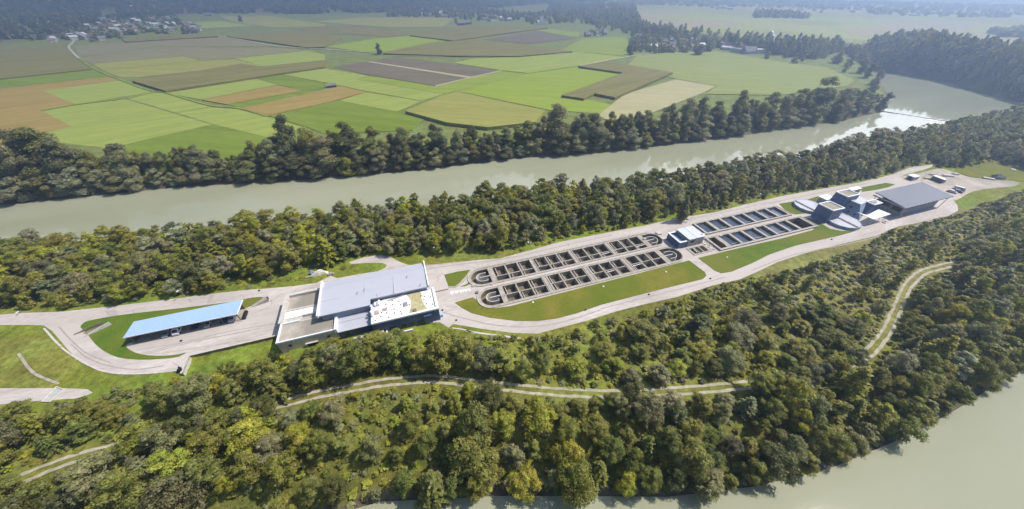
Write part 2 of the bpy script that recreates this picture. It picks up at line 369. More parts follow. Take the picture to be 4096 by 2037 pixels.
def cover_colour(X, Y, Z):
    n = X.shape; C = np.zeros(n + (4,)); C[..., 3] = 1
    meadow, wood, soil, plain, dry = (.16, .205, .03), (.10, .10, .035), (.13, .115, .075), (.165, .20, .06), (.185, .205, .042)
    C[..., :3] = meadow
    d1, d2, dp, dh = sdist(X, Y, RIVER), sdist(X, Y, RIVER2), -sdist(X, Y, PLATEAU), -sdist(X, Y, HILL)
    sx = LU(X, Y); nn = noise2(X, Y, .05, 3)
    C[nn > .25, :3] = dry
    lo = (sx[1] < 76) & (d2 > 0) & (sx[0] < 330); C[lo & (nn < .2), :3] = (.15, .155, .035)
    C[lo & (sx[0] > 135) & (sx[1] > 30), :3] = (.205, .20, .065)
    far = (d1 > 0) & (Y > 150) & (X * E2[0] + Y * E2[1] > 190) & (dp < 0); C[far, :3] = plain
    pl = dp > 70; C[pl, :3] = (.30, .325, .115)
    pn = noise2(X + Y * .3, Y, .006, 5); C[pl & (pn > .15), :3] = (.26, .275, .10); C[pl & (pn < -.3), :3] = (.33, .30, .17)
    C[(dp > 0) & (dp <= 70), :3] = wood
    C[dh > 0, :3] = (.15, .145, .07); C[dh > 230, :3] = (.04, .05, .025)
    b = (d1 < 5) | (d2 < 2.5); C[b & (dp < 5), :3] = soil
    return C
def raw_mesh(name, V, F, mats, colours=None, cname='cover', smooth_f=False):
    me = bpy.data.meshes.new(name); V = np.asarray(V, np.float32); F = np.asarray(F, np.int32); k = F.shape[1]
    me.vertices.add(len(V)); me.vertices.foreach_set('co', V.ravel())
    me.loops.add(F.size); me.loops.foreach_set('vertex_index', F.ravel())
    me.polygons.add(len(F)); me.polygons.foreach_set('loop_start', np.arange(0, F.size, k, dtype=np.int32))
    me.polygons.foreach_set('use_smooth', np.full(len(F), smooth_f))
    for m in mats: me.materials.append(M[m] if isinstance(m, str) else m)
    me.update(calc_edges=True)
    if colours is not None:
        a = me.color_attributes.new(cname, 'FLOAT_COLOR', 'POINT'); a.data.foreach_set('color', np.asarray(colours, np.float32).ravel())
    return me
ny, nx = GX.shape; idx = np.arange(ny * nx).reshape(ny, nx)
F = np.stack([idx[:-1, :-1], idx[:-1, 1:], idx[1:, 1:], idx[1:, :-1]], -1).reshape(-1, 4)
me = raw_mesh('ground', np.stack([GX, GY, GZ], -1).reshape(-1, 3), F, ['ground'], cover_colour(GX, GY, GZ).reshape(-1, 4), smooth_f=True)
o = bpy.data.objects.new('ground', me); COL.objects.link(o); setp(o, 'grassy valley floor, banks and slopes', kind='structure')
def struct(name, mb, m, label):
    o = mb.build(name, m); return setp(o, label, kind='structure')
struct('river', sheet_mb([RIVER], ZW), 'river', 'wide silty green river bending round the fields')
struct('river', sheet_mb([RIVER2], ZW), 'river', 'silty river below the wooded bank nearest the viewer')

# ------------------------------------------------------------------ roads, lawns, tracks
PAVE = ([c1(-900, 520), c1(-300, 495), c1(0, 473), c1(160, 462), c1(440, 453), c1(760, 420), c1(1130, 376), c1(1370, 345), c1(1650, 310)] +
        [c2(256, 535), c2(400, 527), c2(700, 500), c2(940, 466), c2(1020, 425), c2(1085, 393), c2(1150, 418), c2(1400, 372), c2(1560, 347), c2(1640, 312), c2(1662, 285), c2(1610, 262), c2(1430, 262), c2(1290, 272), c2(1270, 255), c2(1420, 205), c2(1600, 180), c2(1700, 205), c2(1790, 250), c2(1880, 283), c2(2030, 287), c2(2300, 262)] +
        [c3(0, 560), c3(430, 515), c3(640, 500), c3(900, 430), c3(1150, 360), c3(1500, 290), c3(1900, 215), c3(2130, 160)] +
        [c4(450, 430), c4(640, 380), c4(900, 320), c4(1200, 265), c4(1440, 225), c4(1650, 175), c4(1790, 122), c4(1880, 108), c4(1950, 100), c4(1940, 118), c4(1880, 138), c4(1760, 170), c4(1700, 195), c4(1760, 205), c4(1850, 185)] +
        [c4(2000, 195), c4(2150, 260), c4(2090, 345), c4(2120, 385), c4(2122, 418), c4(2060, 452), c4(1900, 492), c4(1700, 530), c4(1560, 592), c4(1300, 652), c4(1050, 717), c4(880, 772), c4(760, 830), c4(620, 892), c4(430, 935)] +
        [c3(2150, 830), c3(1880, 890), c3(1660, 945), c3(1370, 1035), c3(1200, 1080), c3(960, 1143), c3(740, 1135), c3(480, 1100), c3(240, 1060)] +
        [c2(2290, 925), c2(2200, 870), c2(2000, 880), c2(1500, 970)])
PAVEV = list(PAVE)
left_tail = [c1(1385, 776), c1(1340, 868), c1(1310, 887), c1(1100, 906), c1(900, 911), c1(740, 886), c1(640, 846), c1(560, 792), c1(500, 732), c1(440, 662), c1(380, 592), c1(320, 553), c1(200, 549), c1(0, 550), c1(-900, 575)]
PAVE_W = [U(p) for p in PAVE] + [W(-20, 91), W(-52, 93.5), W(-53, 100.9)] + [U(p) for p in left_tail]
PAVEV += [c2(1160, 960), c2(560, 1000)] + left_tail
struct('plant_road', sheet_mb([PAVE_W] + PITS, .03, .03, inner=0), 'road', 'pale concrete roads and yards of the treatment plant')
YARD = [c4(1700, 195), c4(1860, 160), c4(1990, 130), c4(2080, 150), c4(2190, 185), c4(2330, 205), c4(2480, 215), c4(2540, 232), c4(2490, 252), c4(2330, 268), c4(2210, 292), c4(2100, 350), c4(2060, 300), c4(1900, 225)]
struct('gravel_yard', sheet_mb([[U(p) for p in smooth(YARD, 3)]], .05, .04), 'dirt', 'bare gravel storage yard behind the open hall')
LOWROAD = [c1(-900, 1020), c1(0, 1014), c1(430, 1012), c1(640, 1020), c1(680, 1045), c1(600, 1085), c1(250, 1108), c1(0, 1133), c1(-900, 1180)]
struct('access_road', sheet_mb([[U(p) for p in LOWROAD]], .05, .04), 'road', 'pale road leading into the wood below the lawn')
def lawn(pts, m, label, k=3, world=False, z=.12):
    P = pts if world else [U(p) for p in (smooth(pts, k) if k else pts)]
    return struct('lawn', sheet_mb([P], z, z + .1), m, label)
lawn([c1(592, 568), c1(604, 545), c1(640, 522), c1(800, 491), c1(1000, 463), c1(1300, 430), c1(1640, 388), c1(1830, 362)] + [c2(165, 640), c2(300, 616), c2(395, 614), c2(425, 630), c2(400, 655), c2(300, 690), c2(220, 722), c2(165, 728)] +
     [c1(1690, 520), c1(1300, 600), c1(950, 680), c1(930, 712), c1(945, 728), c1(990, 752), c1(1080, 773), c1(1200, 776), c1(1310, 765), c1(1365, 752), c1(1330, 772), c1(1290, 787), c1(1200, 797), c1(1080, 804), c1(960, 800), c1(860, 785), c1(770, 745), c1(700, 690), c1(640, 615)], 'lawn', 'grass island around the blue roofed carport', 2)
lawn([c3(165, 640), c3(280, 613), c3(388, 597), c3(345, 655), c3(270, 735), c3(205, 748)], 'lawn', 'small lawn beside the rounded basin ends', 0)
lawn([c3(300, 742), c3(350, 722), c3(395, 690), c3(405, 712), c3(345, 738)], 'lawn', 'sliver of lawn by the basin path', 0)
lawn([c3(255, 878), c3(330, 855), c3(408, 833), c3(440, 855), c3(470, 890), c3(530, 918), c3(600, 926), c3(730, 908), c3(1100, 812), c3(1700, 660), c3(2040, 572), c3(2255, 518), c3(2390, 618), c3(2402, 650), c3(2370, 678), c3(2280, 700), c3(2000, 768), c3(1500, 898), c3(1300, 968), c3(1130, 1013), c3(960, 1035), c3(780, 1035), c3(560, 1008), c3(400, 968), c3(310, 920)], 'lawnb', 'long olive lawn below the concrete basins', 0)
lawn([c4(330, 745), c4(560, 690), c4(900, 612), c4(1125, 552), c4(1128, 535), c4(1065, 495), c4(1085, 470), c4(1150, 490), c4(1240, 545), c4(1330, 560), c4(1420, 556), c4(1380, 570), c4(1300, 592), c4(1000, 660), c4(820, 722), c4(700, 782), c4(560, 840), c4(490, 851), c4(445, 832)], 'lawn', 'bright lawn below the blue water tanks', 0)
lawn([c4(888, 372), c4(1005, 352), c4(992, 385), c4(1020, 410), c4(1090, 437), c4(1000, 445), c4(940, 425)], 'lawn', 'bright lawn before the round clarifier', 0)
lawn([c4(1462, 290), c4(1445, 262), c4(1530, 245), c4(1625, 228), c4(1690, 238), c4(1640, 258), c4(1560, 275)], 'lawn', 'strip of lawn between road and open hall', 0)
lawn([c4(1080, 345), c4(1160, 318), c4(1165, 345), c4(1120, 362)], 'lawn', 'dry grass patch behind the clarifier', 0)
FAIR = [c7(1370, 330), c7(1450, 285), c7(1650, 245), c7(1770, 160), c7(1900, 140), c7(2020, 165), c7(2150, 215), c7(2300, 245), c7(2420, 290), c7(2700, 330), c7(2800, 560), c7(2545, 545), c7(2300, 510), c7(2000, 480), c7(1700, 470), c7(1450, 405)]
lawn(FAIR, 'lawnb', 'yellow green meadow beyond the gravel yard', 3)
TRACK = [(-200, 1290), (0, 1226), (60, 1200), (180, 1157), (330, 1115), (480, 1075), (600, 1046), (700, 1018), (800, 993), (900, 974), (1000, 959), (1110, 955), (1250, 972), (1430, 988), (1560, 992), (1700, 984), (1850, 972), (1980, 958), (2090, 930), (2170, 898), (2213, 858), (2243, 810), (2264, 760), (2290, 712), (2325, 684), (2375, 670), (2410, 662)]
TRACK_W = smooth_open([U(D(*p)) for p in TRACK], 8)
tm = MB()
for off in (-1.15, 1.15):
    P = np.array(TRACK_W); T = np.gradient(P, axis=0); T /= np.linalg.norm(T, axis=1)[:, None]; Nn = np.stack([-T[:, 1], T[:, 0]], 1)
    jit = .12 * np.sin(np.arange(len(P)) * 1.7 + off) + .1 * np.sin(np.arange(len(P)) * .6)
    a, b = P + Nn * (off + .48 + jit[:, None]), P + Nn * (off - .48 + .5 * jit[:, None])
    n = len(P); za = ground(a[:, 0], a[:, 1]) + .07; zb = ground(b[:, 0], b[:, 1]) + .07
    tm.add([(*p, z) for p, z in zip(a, za)] + [(*p, z) for p, z in zip(b, zb)], [(n + i, n + i + 1, i + 1, i) for i in range(n - 1)])
struct('track', tm, 'track', 'two pale gravel wheel ruts winding through the near wood')
def path(pts, w, m, label, z=.09, name='path'):
    P = smooth_open([U(p) for p in pts], 5); return struct(name, sheet_mb([ribbon(P, w)], z, z), m, label)
path([c1(322, 574), c1(365, 622), c1(405, 668), c1(445, 705)], .55, 'concrete_pale', 'pale kerb beside the curving road', .12, 'kerb')
path([c1(448, 712), c1(500, 752), c1(600, 817), c1(680, 858), c1(745, 885), c1(860, 905), c1(1000, 908), c1(1150, 900)], .5, 'concrete_pale', 'pale kerb round the outside of the road bend', .14, 'kerb')
path([c1(135, 760), c1(165, 800), c1(200, 852), c1(235, 890), c1(275, 918), c1(350, 950), c1(430, 980)], .7, 'concrete', 'narrow concrete gutter path across the left lawn')
path([c3(205, 745), c3(260, 742), c3(330, 690), c3(395, 610)], .9, 'concrete', 'concrete footpath round the small lawn', .16)
path([c2(2330, 930), c2(2440, 945), c2(2562, 985)], .5, 'concrete_pale', 'pale kerb at the lower road edge', .1, 'kerb')
path([c3(350, 1118), c3(480, 1140), c3(640, 1160), c3(820, 1185)], .7, 'concrete_pale', 'pale footpath below the road bend', .1)
# cracks and joints in the concrete, a few centimetres wide
jm = MB()
for a, b in ((c3(430, 515), c3(455, 575)), (c3(840, 1040), c3(760, 1090)), (c3(275, 912), c3(160, 965)), (c2(2260, 710), c2(2380, 712)), (c1(975, 440), c1(990, 468)), (c1(1380, 358), c1(1400, 385)), (c4(290, 455), c4(275, 500)), (c1(770, 1000), c1(775, 1001)), (c3(2440, 670), c3(2530, 632)), (c1(1000, 735), c1(1830, 592)), (c1(1180, 760), c1(1830, 655)), (c1(1260, 820), c1(1330, 865)), (c3(1220, 370), c3(1228, 400)), (c4(1210, 620), c4(1225, 600)), (c1(1640, 330), c1(1560, 385))):
    P = smooth_open([U(a), tuple((np.array(U(a)) + np.array(U(b))) / 2 + rng.normal(0, .25, 2)), U(b)], 6)
    jm = sheet_mb([ribbon(P, .09)], .045, 0, jm)
tyre = MB()
for pts_, w_ in (([c1(1000, 770), c1(1300, 690), c1(1600, 615), c1(1830, 570), c1(2050, 535)], .3), ([c1(1060, 765), c1(1350, 690), c1(1640, 628), c1(1900, 575)], .3), ([c2(20, 780), c2(180, 745), c2(330, 700), c2(470, 650), c2(560, 590)], .35), ([c2(40, 840), c2(230, 800), c2(420, 730), c2(480, 690), c2(470, 640)], .3), ([c1(520, 690), c1(640, 790), c1(800, 850), c1(1000, 875), c1(1200, 850)], .4), ([c1(430, 560), c1(520, 660), c1(640, 760), c1(820, 830)], .4),
                 ([c3(150, 960), c3(330, 1010), c3(600, 1070), c3(860, 1085), c3(1150, 1050), c3(1500, 940)], .5), ([c3(1500, 930), c3(1900, 830), c3(2300, 730), c3(2560, 660)], .45), ([c3(20, 590), c3(300, 550), c3(700, 500), c3(1100, 410), c3(1600, 300)], .5), ([c4(200, 490), c4(700, 390), c4(1100, 310), c4(1500, 230)], .5), ([c4(700, 830), c4(1000, 720), c4(1400, 640), c4(1700, 560), c4(2000, 470)], .5)):
    tyre = sheet_mb([ribbon(smooth_open([U(p) for p in pts_], 6), w_)], .040, 0, tyre)
struct('tyre_mark', tyre, mat('tyre_darkened_concrete', (.30, .27, .25), .9, (.40, .36, .335), .9), 'darker tyre tracks along the plant roads and yards')
struct('road_joint', jm, 'seam', 'dark joints and cracks across the plant road')
bm_ = MB()
q = [c1(765, 447), c1(850, 440), c1(875, 485), c1(800, 492)]; bm_ = sheet_mb([[U(p) for p in q]], .045, 0, bm_)
q = [c1(1530, 332), c1(1565, 326), c1(1550, 388), c1(1515, 392)]; bm_ = sheet_mb([[U(p) for p in q]], .045, 0, bm_)
struct('road_patch', bm_, mat('patched_asphalt', (.36, .32, .30), .9, (.42, .375, .35), .8), 'darker patched bands across the upper road')
# white painted bay strokes before the basins
hm = MB()
a, b, c_, d_ = (np.array(U(p)) for p in (c3(212, 782), c3(385, 757), c3(392, 778), c3(222, 808)))
nst = 13
for i in range(nst):
    t0, t1 = (i + .12) / nst, (i + .78) / nst
    for (s0, s1) in ((0, 1),):
        q = [a + (b - a) * t0, a + (b - a) * t1, d_ + (c_ - d_) * (t1 - .02 * (i % 3)), d_ + (c_ - d_) * t0]
        hm = sheet_mb([[tuple(x) for x in q]], .05 + .004 * (i % 2), 0, hm)
struct('road_marking', hm, 'white', 'white hatched strokes painted before the basins')

# ------------------------------------------------------------------ fields
FC = dict(LG=((.235, .29, .058), (.285, .335, .075)), MG=((.195, .255, .034), (.245, .295, .048)), DG=((.14, .195, .02), (.18, .235, .035)), OR=((.265, .195, .05), (.315, .235, .075)), OC=((.158, .148, .046), (.215, .195, .068)),
          GB=((.14, .118, .078), (.175, .148, .10)), YO=((.245, .25, .058), (.285, .28, .08)), GR=((.20, .188, .09), (.235, .215, .12)), PM=((.225, .26, .07), (.26, .29, .09)), PA=((.36, .34, .175), (.40, .37, .21)), BG=((.215, .285, .03), (.25, .315, .042)))
for k, (a, b) in FC.items():
    ang = A0 + (R(20) if k in 'LG OR OC' else R(-30))
    M['f' + k] = mat('crop_' + k.lower(), a, .95, b, .035, .1, stretch=(.25, 3.0, 1), rot=ang, bump=.02, bscale=.8)
nfield = [0]
def field(pts, c, label, h=0.0):
    nfield[0] += 1; z = .06 + .012 * nfield[0]
    P = [U(p, h) for p in pts]
    o = struct('crop_field' if h else 'field', sheet_mb([P], z + h, (h + .3) if h else .05), 'f' + c, label)
t6 = lambda *a: [T6(*p) for p in a]; t7 = lambda *a: [T7(*p) for p in a]; t8 = lambda *a: [T8(*p) for p in a]
field(t6((-400, 780), (0, 700), (880, 603), (942, 633), (345, 719), (600, 826), (332, 876), (575, 1003), (172, 1082), (235, 1150), (-400, 1180)), 'OR', 'orange brown stubble field at the far left of the plain')
field(t6((345, 720), (940, 635), (1205, 725), (600, 825)), 'LG', 'pale green field framed by brown stubble and a dark corn field')
field(t6((335, 878), (600, 830), (985, 782), (1670, 985), (1090, 1115), (870, 1172), (205, 1100), (180, 1080), (575, 1003)), 'LG', 'largest pale green field just behind the left riverside trees')
field(t6((1010, 779), (1212, 730), (1310, 735), (1660, 842), (1385, 890)), 'LG', 'pale green field south of the dark corn corner')
field(t6((1392, 892), (1660, 846), (1880, 862), (2420, 1012), (2180, 1102), (1692, 984)), 'LG', 'mid pale green field sloping to the riverside trees')
field(t6((1090, 1116), (1690, 987), (2180, 1103), (2160, 1200), (1500, 1310), (870, 1180)), 'DG', 'dark green wedge field above the left riverside trees')
field(t6((-400, 690), (0, 632), (720, 546), (850, 582), (880, 601), (0, 697), (-400, 775)), 'DG', 'green strip behind the orange stubble')
field(t6((1040, 637), (1120, 612), (1480, 572), (1900, 502), (2070, 527), (2562, 478), (2562, 528), (2200, 580), (1305, 718)), 'OC', 'tall brown corn field with a dark pointed corner', 2.4)
field(t6((-500, 540), (0, 492), (600, 457), (715, 545), (0, 620), (-500, 690)), 'OC', 'olive corn field at the far left', 1.6)
field(t6((810, 556), (1580, 482), (1850, 467), (2060, 522), (1480, 568), (1100, 610), (950, 612)), 'YO', 'yellow olive field behind the corn corner')
field(t6((615, 457), (1240, 372), (2200, 382), (2400, 402), (1840, 460), (1590, 478), (1450, 442), (860, 492), (722, 502)), 'GR', 'greyish fallow field in the middle distance')
field(t6((730, 505), (860, 494), (1450, 444), (1588, 480), (810, 554)), 'YO', 'light olive strip beside the pale farm track')
field(t6((1855, 461), (2420, 402), (2562, 432), (2562, 476), (2070, 525)), 'LG', 'pale green field in the mid distance')
field(t6((-500, 430), (0, 392), (540, 347), (620, 455), (0, 490), (-500, 535)), 'OC', 'brown field below the hillside village')
field(t6((592, 362), (980, 333), (1740, 287), (2200, 366), (1240, 371), (622, 452)), 'GR', 'drab fallow strip beyond the grey field')
field(t6((957, 302), (1550, 264), (1715, 287), (988, 331)), 'OC', 'narrow corn strip with a dark near edge', 2.0)
field(t6((1785, 287), (1900, 267), (2562, 237), (2700, 300), (2562, 372), (2420, 375)), 'OC', 'corn field beside the curving farm track', 2.0)
field(t6((1537, 177), (1740, 167), (2000, 207), (1552, 227)), 'LG', 'small pale field near the hillside')
field(t6((1732, 127), (2140, 127), (2562, 192), (2562, 210), (2130, 216), (1820, 167)), 'YO', 'far yellow green field below the wooded hill')
field(t6((1312, 737), (2000, 617), (2190, 671), (1590, 788)), 'LG', 'pale green field below the brown corn field')
field(t6((2002, 614), (2230, 592), (2562, 657), (2562, 700), (2390, 716), (2192, 670)), 'DG', 'darker green field between two stubble strips')
field(t6((1592, 790), (2190, 673), (2390, 717), (1787, 825)), 'OR', 'upper of the two orange stubble strips', .5)
field(t6((1800, 827), (2392, 719), (2562, 722), (1985, 850), (1890, 858)), 'DG', 'thin green strip between the stubble fields')
field(t6((1897, 858), (2690, 682), (2883, 727), (2562, 814), (2120, 912)), 'OR', 'lower orange stubble strip beside the wooden hut', .6)
field(t6((2122, 914), (2562, 817), (2669, 798), (3140, 884), (3350, 940), (3250, 1030), (2562, 1060), (2430, 1010)), 'DG', 'dark green field above the central riverside trees')
field(t7((-310, 552), (0, 507), (320, 561), (232, 586), (878, 696), (715, 746), (300, 673), (120, 634), (0, 610)), 'LG', 'long pale green strip running past the ploughed field')
field(t7((303, 681), (713, 748), (535, 825), (108, 745)), 'LG', 'square pale green field beside the stubble strip')
field(t7((590, 820), (878, 699), (985, 677), (1230, 732), (1400, 770), (1620, 812), (1550, 900), (1200, 940), (900, 905)), 'YO', 'olive maize field with a dark cut edge above the riverside trees', 2.6)
field(t7((62, 495), (450, 432), (540, 422), (1297, 522), (812, 635), (400, 566), (330, 558)), 'GB', 'bare ploughed field with a pale strip across it')
field(t7((308, 457), (335, 455), (1088, 570), (1055, 577)), 'PA', 'pale grass strip across the ploughed field')
field(t7((332, 562), (812, 638), (1290, 527), (1480, 546), (1060, 651), (885, 696), (234, 586)), 'MG', 'green field wrapping the ploughed field')
field(t7((1062, 652), (1482, 546), (1860, 492), (2195, 540), (1740, 703), (1900, 730), (2185, 790), (2150, 850), (1640, 812), (1230, 728), (990, 676), (890, 698)), 'BG', 'bright green field beside the stepped corn field')
field(t7((1865, 490), (2055, 455), (2300, 490), (2560, 537), (2135, 720), (1985, 690), (1905, 728), (1740, 705), (2195, 537)), 'OC', 'stepped brown corn field with dark near edges', 2.4)
field(t7((942, 466), (1100, 432), (1450, 420), (1900, 387), (2230, 422), (1870, 487), (1500, 542), (1300, 521)), 'LG', 'broad pale green field behind the ploughed field')
field(t7((432, 387), (800, 312), (1160, 292), (1500, 330), (1820, 381), (1430, 415), (950, 413), (430, 395)), 'OC', 'brown corn field edged by a long dark shadow', 1.8)
field(t7((0, 347), (370, 287), (620, 263), (890, 305), (430, 386), (270, 380)), 'BG', 'bright green field beside the round lone tree')
field(t7((622, 262), (800, 215), (1000, 190), (1640, 205), (1300, 250), (940, 300)), 'OC', 'broad brown corn field below the far farm', 2.0)
field(t7((1175, 292), (1560, 230), (1850, 285), (1500, 326)), 'GB', 'grey ploughed field near the village')
field(t7((1555, 227), (1650, 215), (1870, 242), (1870, 276), (1790, 270)), 'MG', 'green field at the village edge')
field(t7((1690, 395), (1900, 287), (2200, 272), (2260, 345), (2235, 420), (1905, 386)), 'MG', 'green pasture before the village')
field(t7((-230, 215), (140, 182), (600, 226), (620, 261), (470, 275), (150, 252), (0, 252)), 'OC', 'brown field in the far middle of the plain')
field(t7((-100, 160), (300, 130), (950, 135), (870, 200), (500, 205), (140, 180)), 'YO', 'far yellow green strips of the plain')
field(t8((-190, 760), (0, 610), (330, 515), (585, 560), (500, 605), (200, 722), (0, 800)), 'PA', 'pale tan field above the riverside trees')
field(t8((455, 432), (560, 367), (860, 385), (830, 461)), 'PA', 'pale striped plot in the green peninsula')
field(t8((842, 447), (1100, 462), (1440, 505), (1300, 513), (830, 463)), 'YO', 'tan strip towards the river bend')
field(t8((-30, 470), (80, 360), (300, 340), (560, 330), (1000, 400), (1300, 440), (1480, 520), (1430, 560), (1000, 618), (520, 610), (590, 560), (330, 512), (200, 480)), 'PM', 'green meadow on the peninsula of the river bend')
def farmtrack(pts, w, label, m='track'):
    P = smooth_open([U(p) for p in pts], 5); struct('farm_track', sheet_mb([ribbon(P, w)], .75, .5), m, label)
farmtrack(t6((592, 315), (568, 345), (543, 372), (580, 420), (620, 460)), 3.5, 'pale farm track bending at the left fields')
farmtrack(t6((620, 460), (720, 533), (840, 590), (955, 634), (1100, 690), (1215, 727)), 2.2, 'faint track along the stubble field', 'fMG')
farmtrack(t6((1215, 727), (1310, 736), (1640, 832), (1880, 858), (2110, 920)), 2.4, 'grassy track between pale green fields', 'fMG')
farmtrack(t6((330, 876), (600, 828), (990, 781), (1210, 728)), 2.4, 'grassy track between two pale fields', 'fMG')
farmtrack(t6((1720, 283), (1950, 325), (2200, 368), (2450, 385)) + t7((100, 372), (270, 383), (480, 400)), 5, 'pale farm track curving past the lone tree')
farmtrack(t7((812, 637), (1000, 592), (1297, 523)), 3, 'pale track along the ploughed field')
farmtrack(t7((1870, 487), (2230, 420), (2450, 385), (2560, 378)), 3.5, 'pale lane leading to the village')
farmtrack(t6((1732, 125), (1830, 165), (2000, 207)), 4, 'pale track below the wooded hill')
farmtrack(t7((480, 413), (950, 420), (1200, 423), (1430, 417), (1900, 387)), 3, 'pale track below the brown corn field')
#PART2
# ------------------------------------------------------------------ concrete basins
def locv(u, v, z=0): x, y = W(u, v); return (x, y, z)
def arc(cu, cv, r, a0, a1, n=14): return [W(cu + r * math.cos(R(a0 + (a1 - a0) * i / n)), cv + r * math.sin(R(a0 + (a1 - a0) * i / n))) for i in range(n + 1)]
def ring_wall(cu, cv, r0, r1, a0, a1): return arc(cu, cv, r1, a0, a1) + arc(cu, cv, r0, a1, a0)
def pit_walls(rings, z, dz):
    mb = MB()
    for r in rings:
        n = len(r); ccw = sum(r[i][0] * r[(i + 1) % n][1] - r[(i + 1) % n][0] * r[i][1] for i in range(n)) > 0
        mb.add([(p[0], p[1], z) for p in r] + [(p[0], p[1], z - dz) for p in r], [(i, (i + 1) % n, n + (i + 1) % n, n + i) if ccw else (n + i, n + (i + 1) % n, (i + 1) % n, i) for i in range(n)])
    return mb
def basin_row(outline, u_units, vb0, vb1, vdiv, uL, uR, label):
    t = thing('treatment_basin', label, 'basin', locv((uL + uR) / 2, vb0, .2), 'paired concrete treatment basins')
    vc = (vb0 + vb1) / 2; r = (vb1 - vb0) / 2
    def endpit(uc, side):
        a = (90, 270) if side < 0 else (-90, 90)
        return arc(uc + side * 3.7, vc, r, *a) + ([W(uc, vb0), W(uc, vb1)] if side < 0 else [W(uc, vb1), W(uc, vb0)])
    holes = [endpit(uL, -1), endpit(uR, 1)] + [rowpoly(a, b, vb0, vb1) for a, b in u_units]
    sheet_mb([outline] + holes, .26, .4, inner=.2).build('basin_deck', 'concrete', t)
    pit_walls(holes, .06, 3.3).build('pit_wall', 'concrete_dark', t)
    cap = MB()
    n = len(outline); P = np.array(outline); c = P.mean(0)
    inner = [tuple(p + (c - p) / np.linalg.norm(c - p) * .35) for p in P]
    for i in range(n):
        j = (i + 1) % n; q = [outline[i], outline[j], inner[j], inner[i]]
        if np.hypot(q[0][0] - q[1][0], q[0][1] - q[1][1]) > .05: cap.prism(q, .262, .42)
    cap.build('kerb_rim', 'concrete_pale', t)
    for k, (a, b) in enumerate(u_units):
        w = (b - a) / 3
        MB().box(a, b, vb0, vb1, -3.3, -2.35).build('basin_floor', 'sludge', t)
        for j in (1, 2):
            MB().box(a + w * j - .3, a + w * j + .3, vb0 + .002, vb1 - .002, -2.35, .255).build('cross_wall', 'concrete', t)
        for j in range(3):
            u0, u1 = a + w * j + (.3 if j else .002), a + w * (j + 1) - (.3 if j < 2 else .002)
            MB().box(u0, u1, vdiv - .22, vdiv + .22, -2.35, .1).build('dividing_wall', 'concrete', t)
            rr = random.random()
            if rr < .55:
                g = .9 + .5 * random.random()
                MB().box(u0 + g, u0 + g + .22, vdiv + .22, vb1 - .002, -2.35, -.35).build('channel_wall', 'concrete_pale', t)
            if rr > .35:
                g = .8 + .9 * random.random()
                MB().box(u0 + g, u0 + g + .2, vb0 + .002, vdiv - .22, -2.35, -.3).build('channel_wall', 'concrete_pale', t)
            if rr > .72: MB().tube(locv(u0 + .3, vdiv - 1.2, .1), locv(u1 - .3, vdiv - 1.0, .1), .1).build('pipe', 'steel', t)
    for uc, side in ((uL, -1), (uR, 1)):
        a = (90, 270) if side < 0 else (-90, 90)
        MB().prism(endpit(uc, side), -3.3, -2.45).build('basin_floor', 'sludge', t)
        MB().prism(ring_wall(uc + side * 3.5, vc, 2.35, 2.65, *a), -2.45, .2).build('baffle_wall', 'concrete_pale', t)
        MB().box(min(uc + side * 4.4, uc + side * .02), max(uc + side * 4.4, uc + side * .02), vc - .2, vc + .2, -2.45, .22).build('baffle_wall', 'concrete_pale', t)
        for q in (-2.5, 2.5):
            b0, b1 = sorted((uc + side * 1.2, uc + side * 3.5)); MB().box(b0, b1 - .004, vc + q - .15, vc + q + .15, -2.45, .2).build('baffle_wall', 'concrete_pale', t)
        s0, s1 = sorted((uc, uc + side * 1.6))
        MB().box(s0 + .003, s1, vc + side * .9 - .16, vc + side * .9 + .16, -2.45, -.8).build('baffle_wall', 'concrete', t)
    for u in [(u_units[i][1] + u_units[i + 1][0]) / 2 for i in range(3)]:
        MB().box(u - .95, u - .75, vb0, vb1 + .3, .262, .5).build('walkway_curb', 'concrete_pale', t)
        MB().box(u + .75, u + .95, vb0, vb1 + .3, .262, .5).build('walkway_curb', 'concrete_pale', t)
    return t
UN_L = [(28.7, 46.3), (49.2, 66.1), (69.3, 85.7), (88.7, 104.8)]
UN_U = [(28.0, 45.5), (47.6, 65.2), (67.6, 84.8), (87.6, 104.0)]
basin_row(LOW, UN_L, 89.7, 98.9, 94.0, 26.6, 107.4, 'long row of open concrete basins beside the olive lawn')
basin_row(UP, UN_U, 102.7, 111.8, 105.9, 25.6, 106.6, 'long row of open concrete basins beside the upper road')
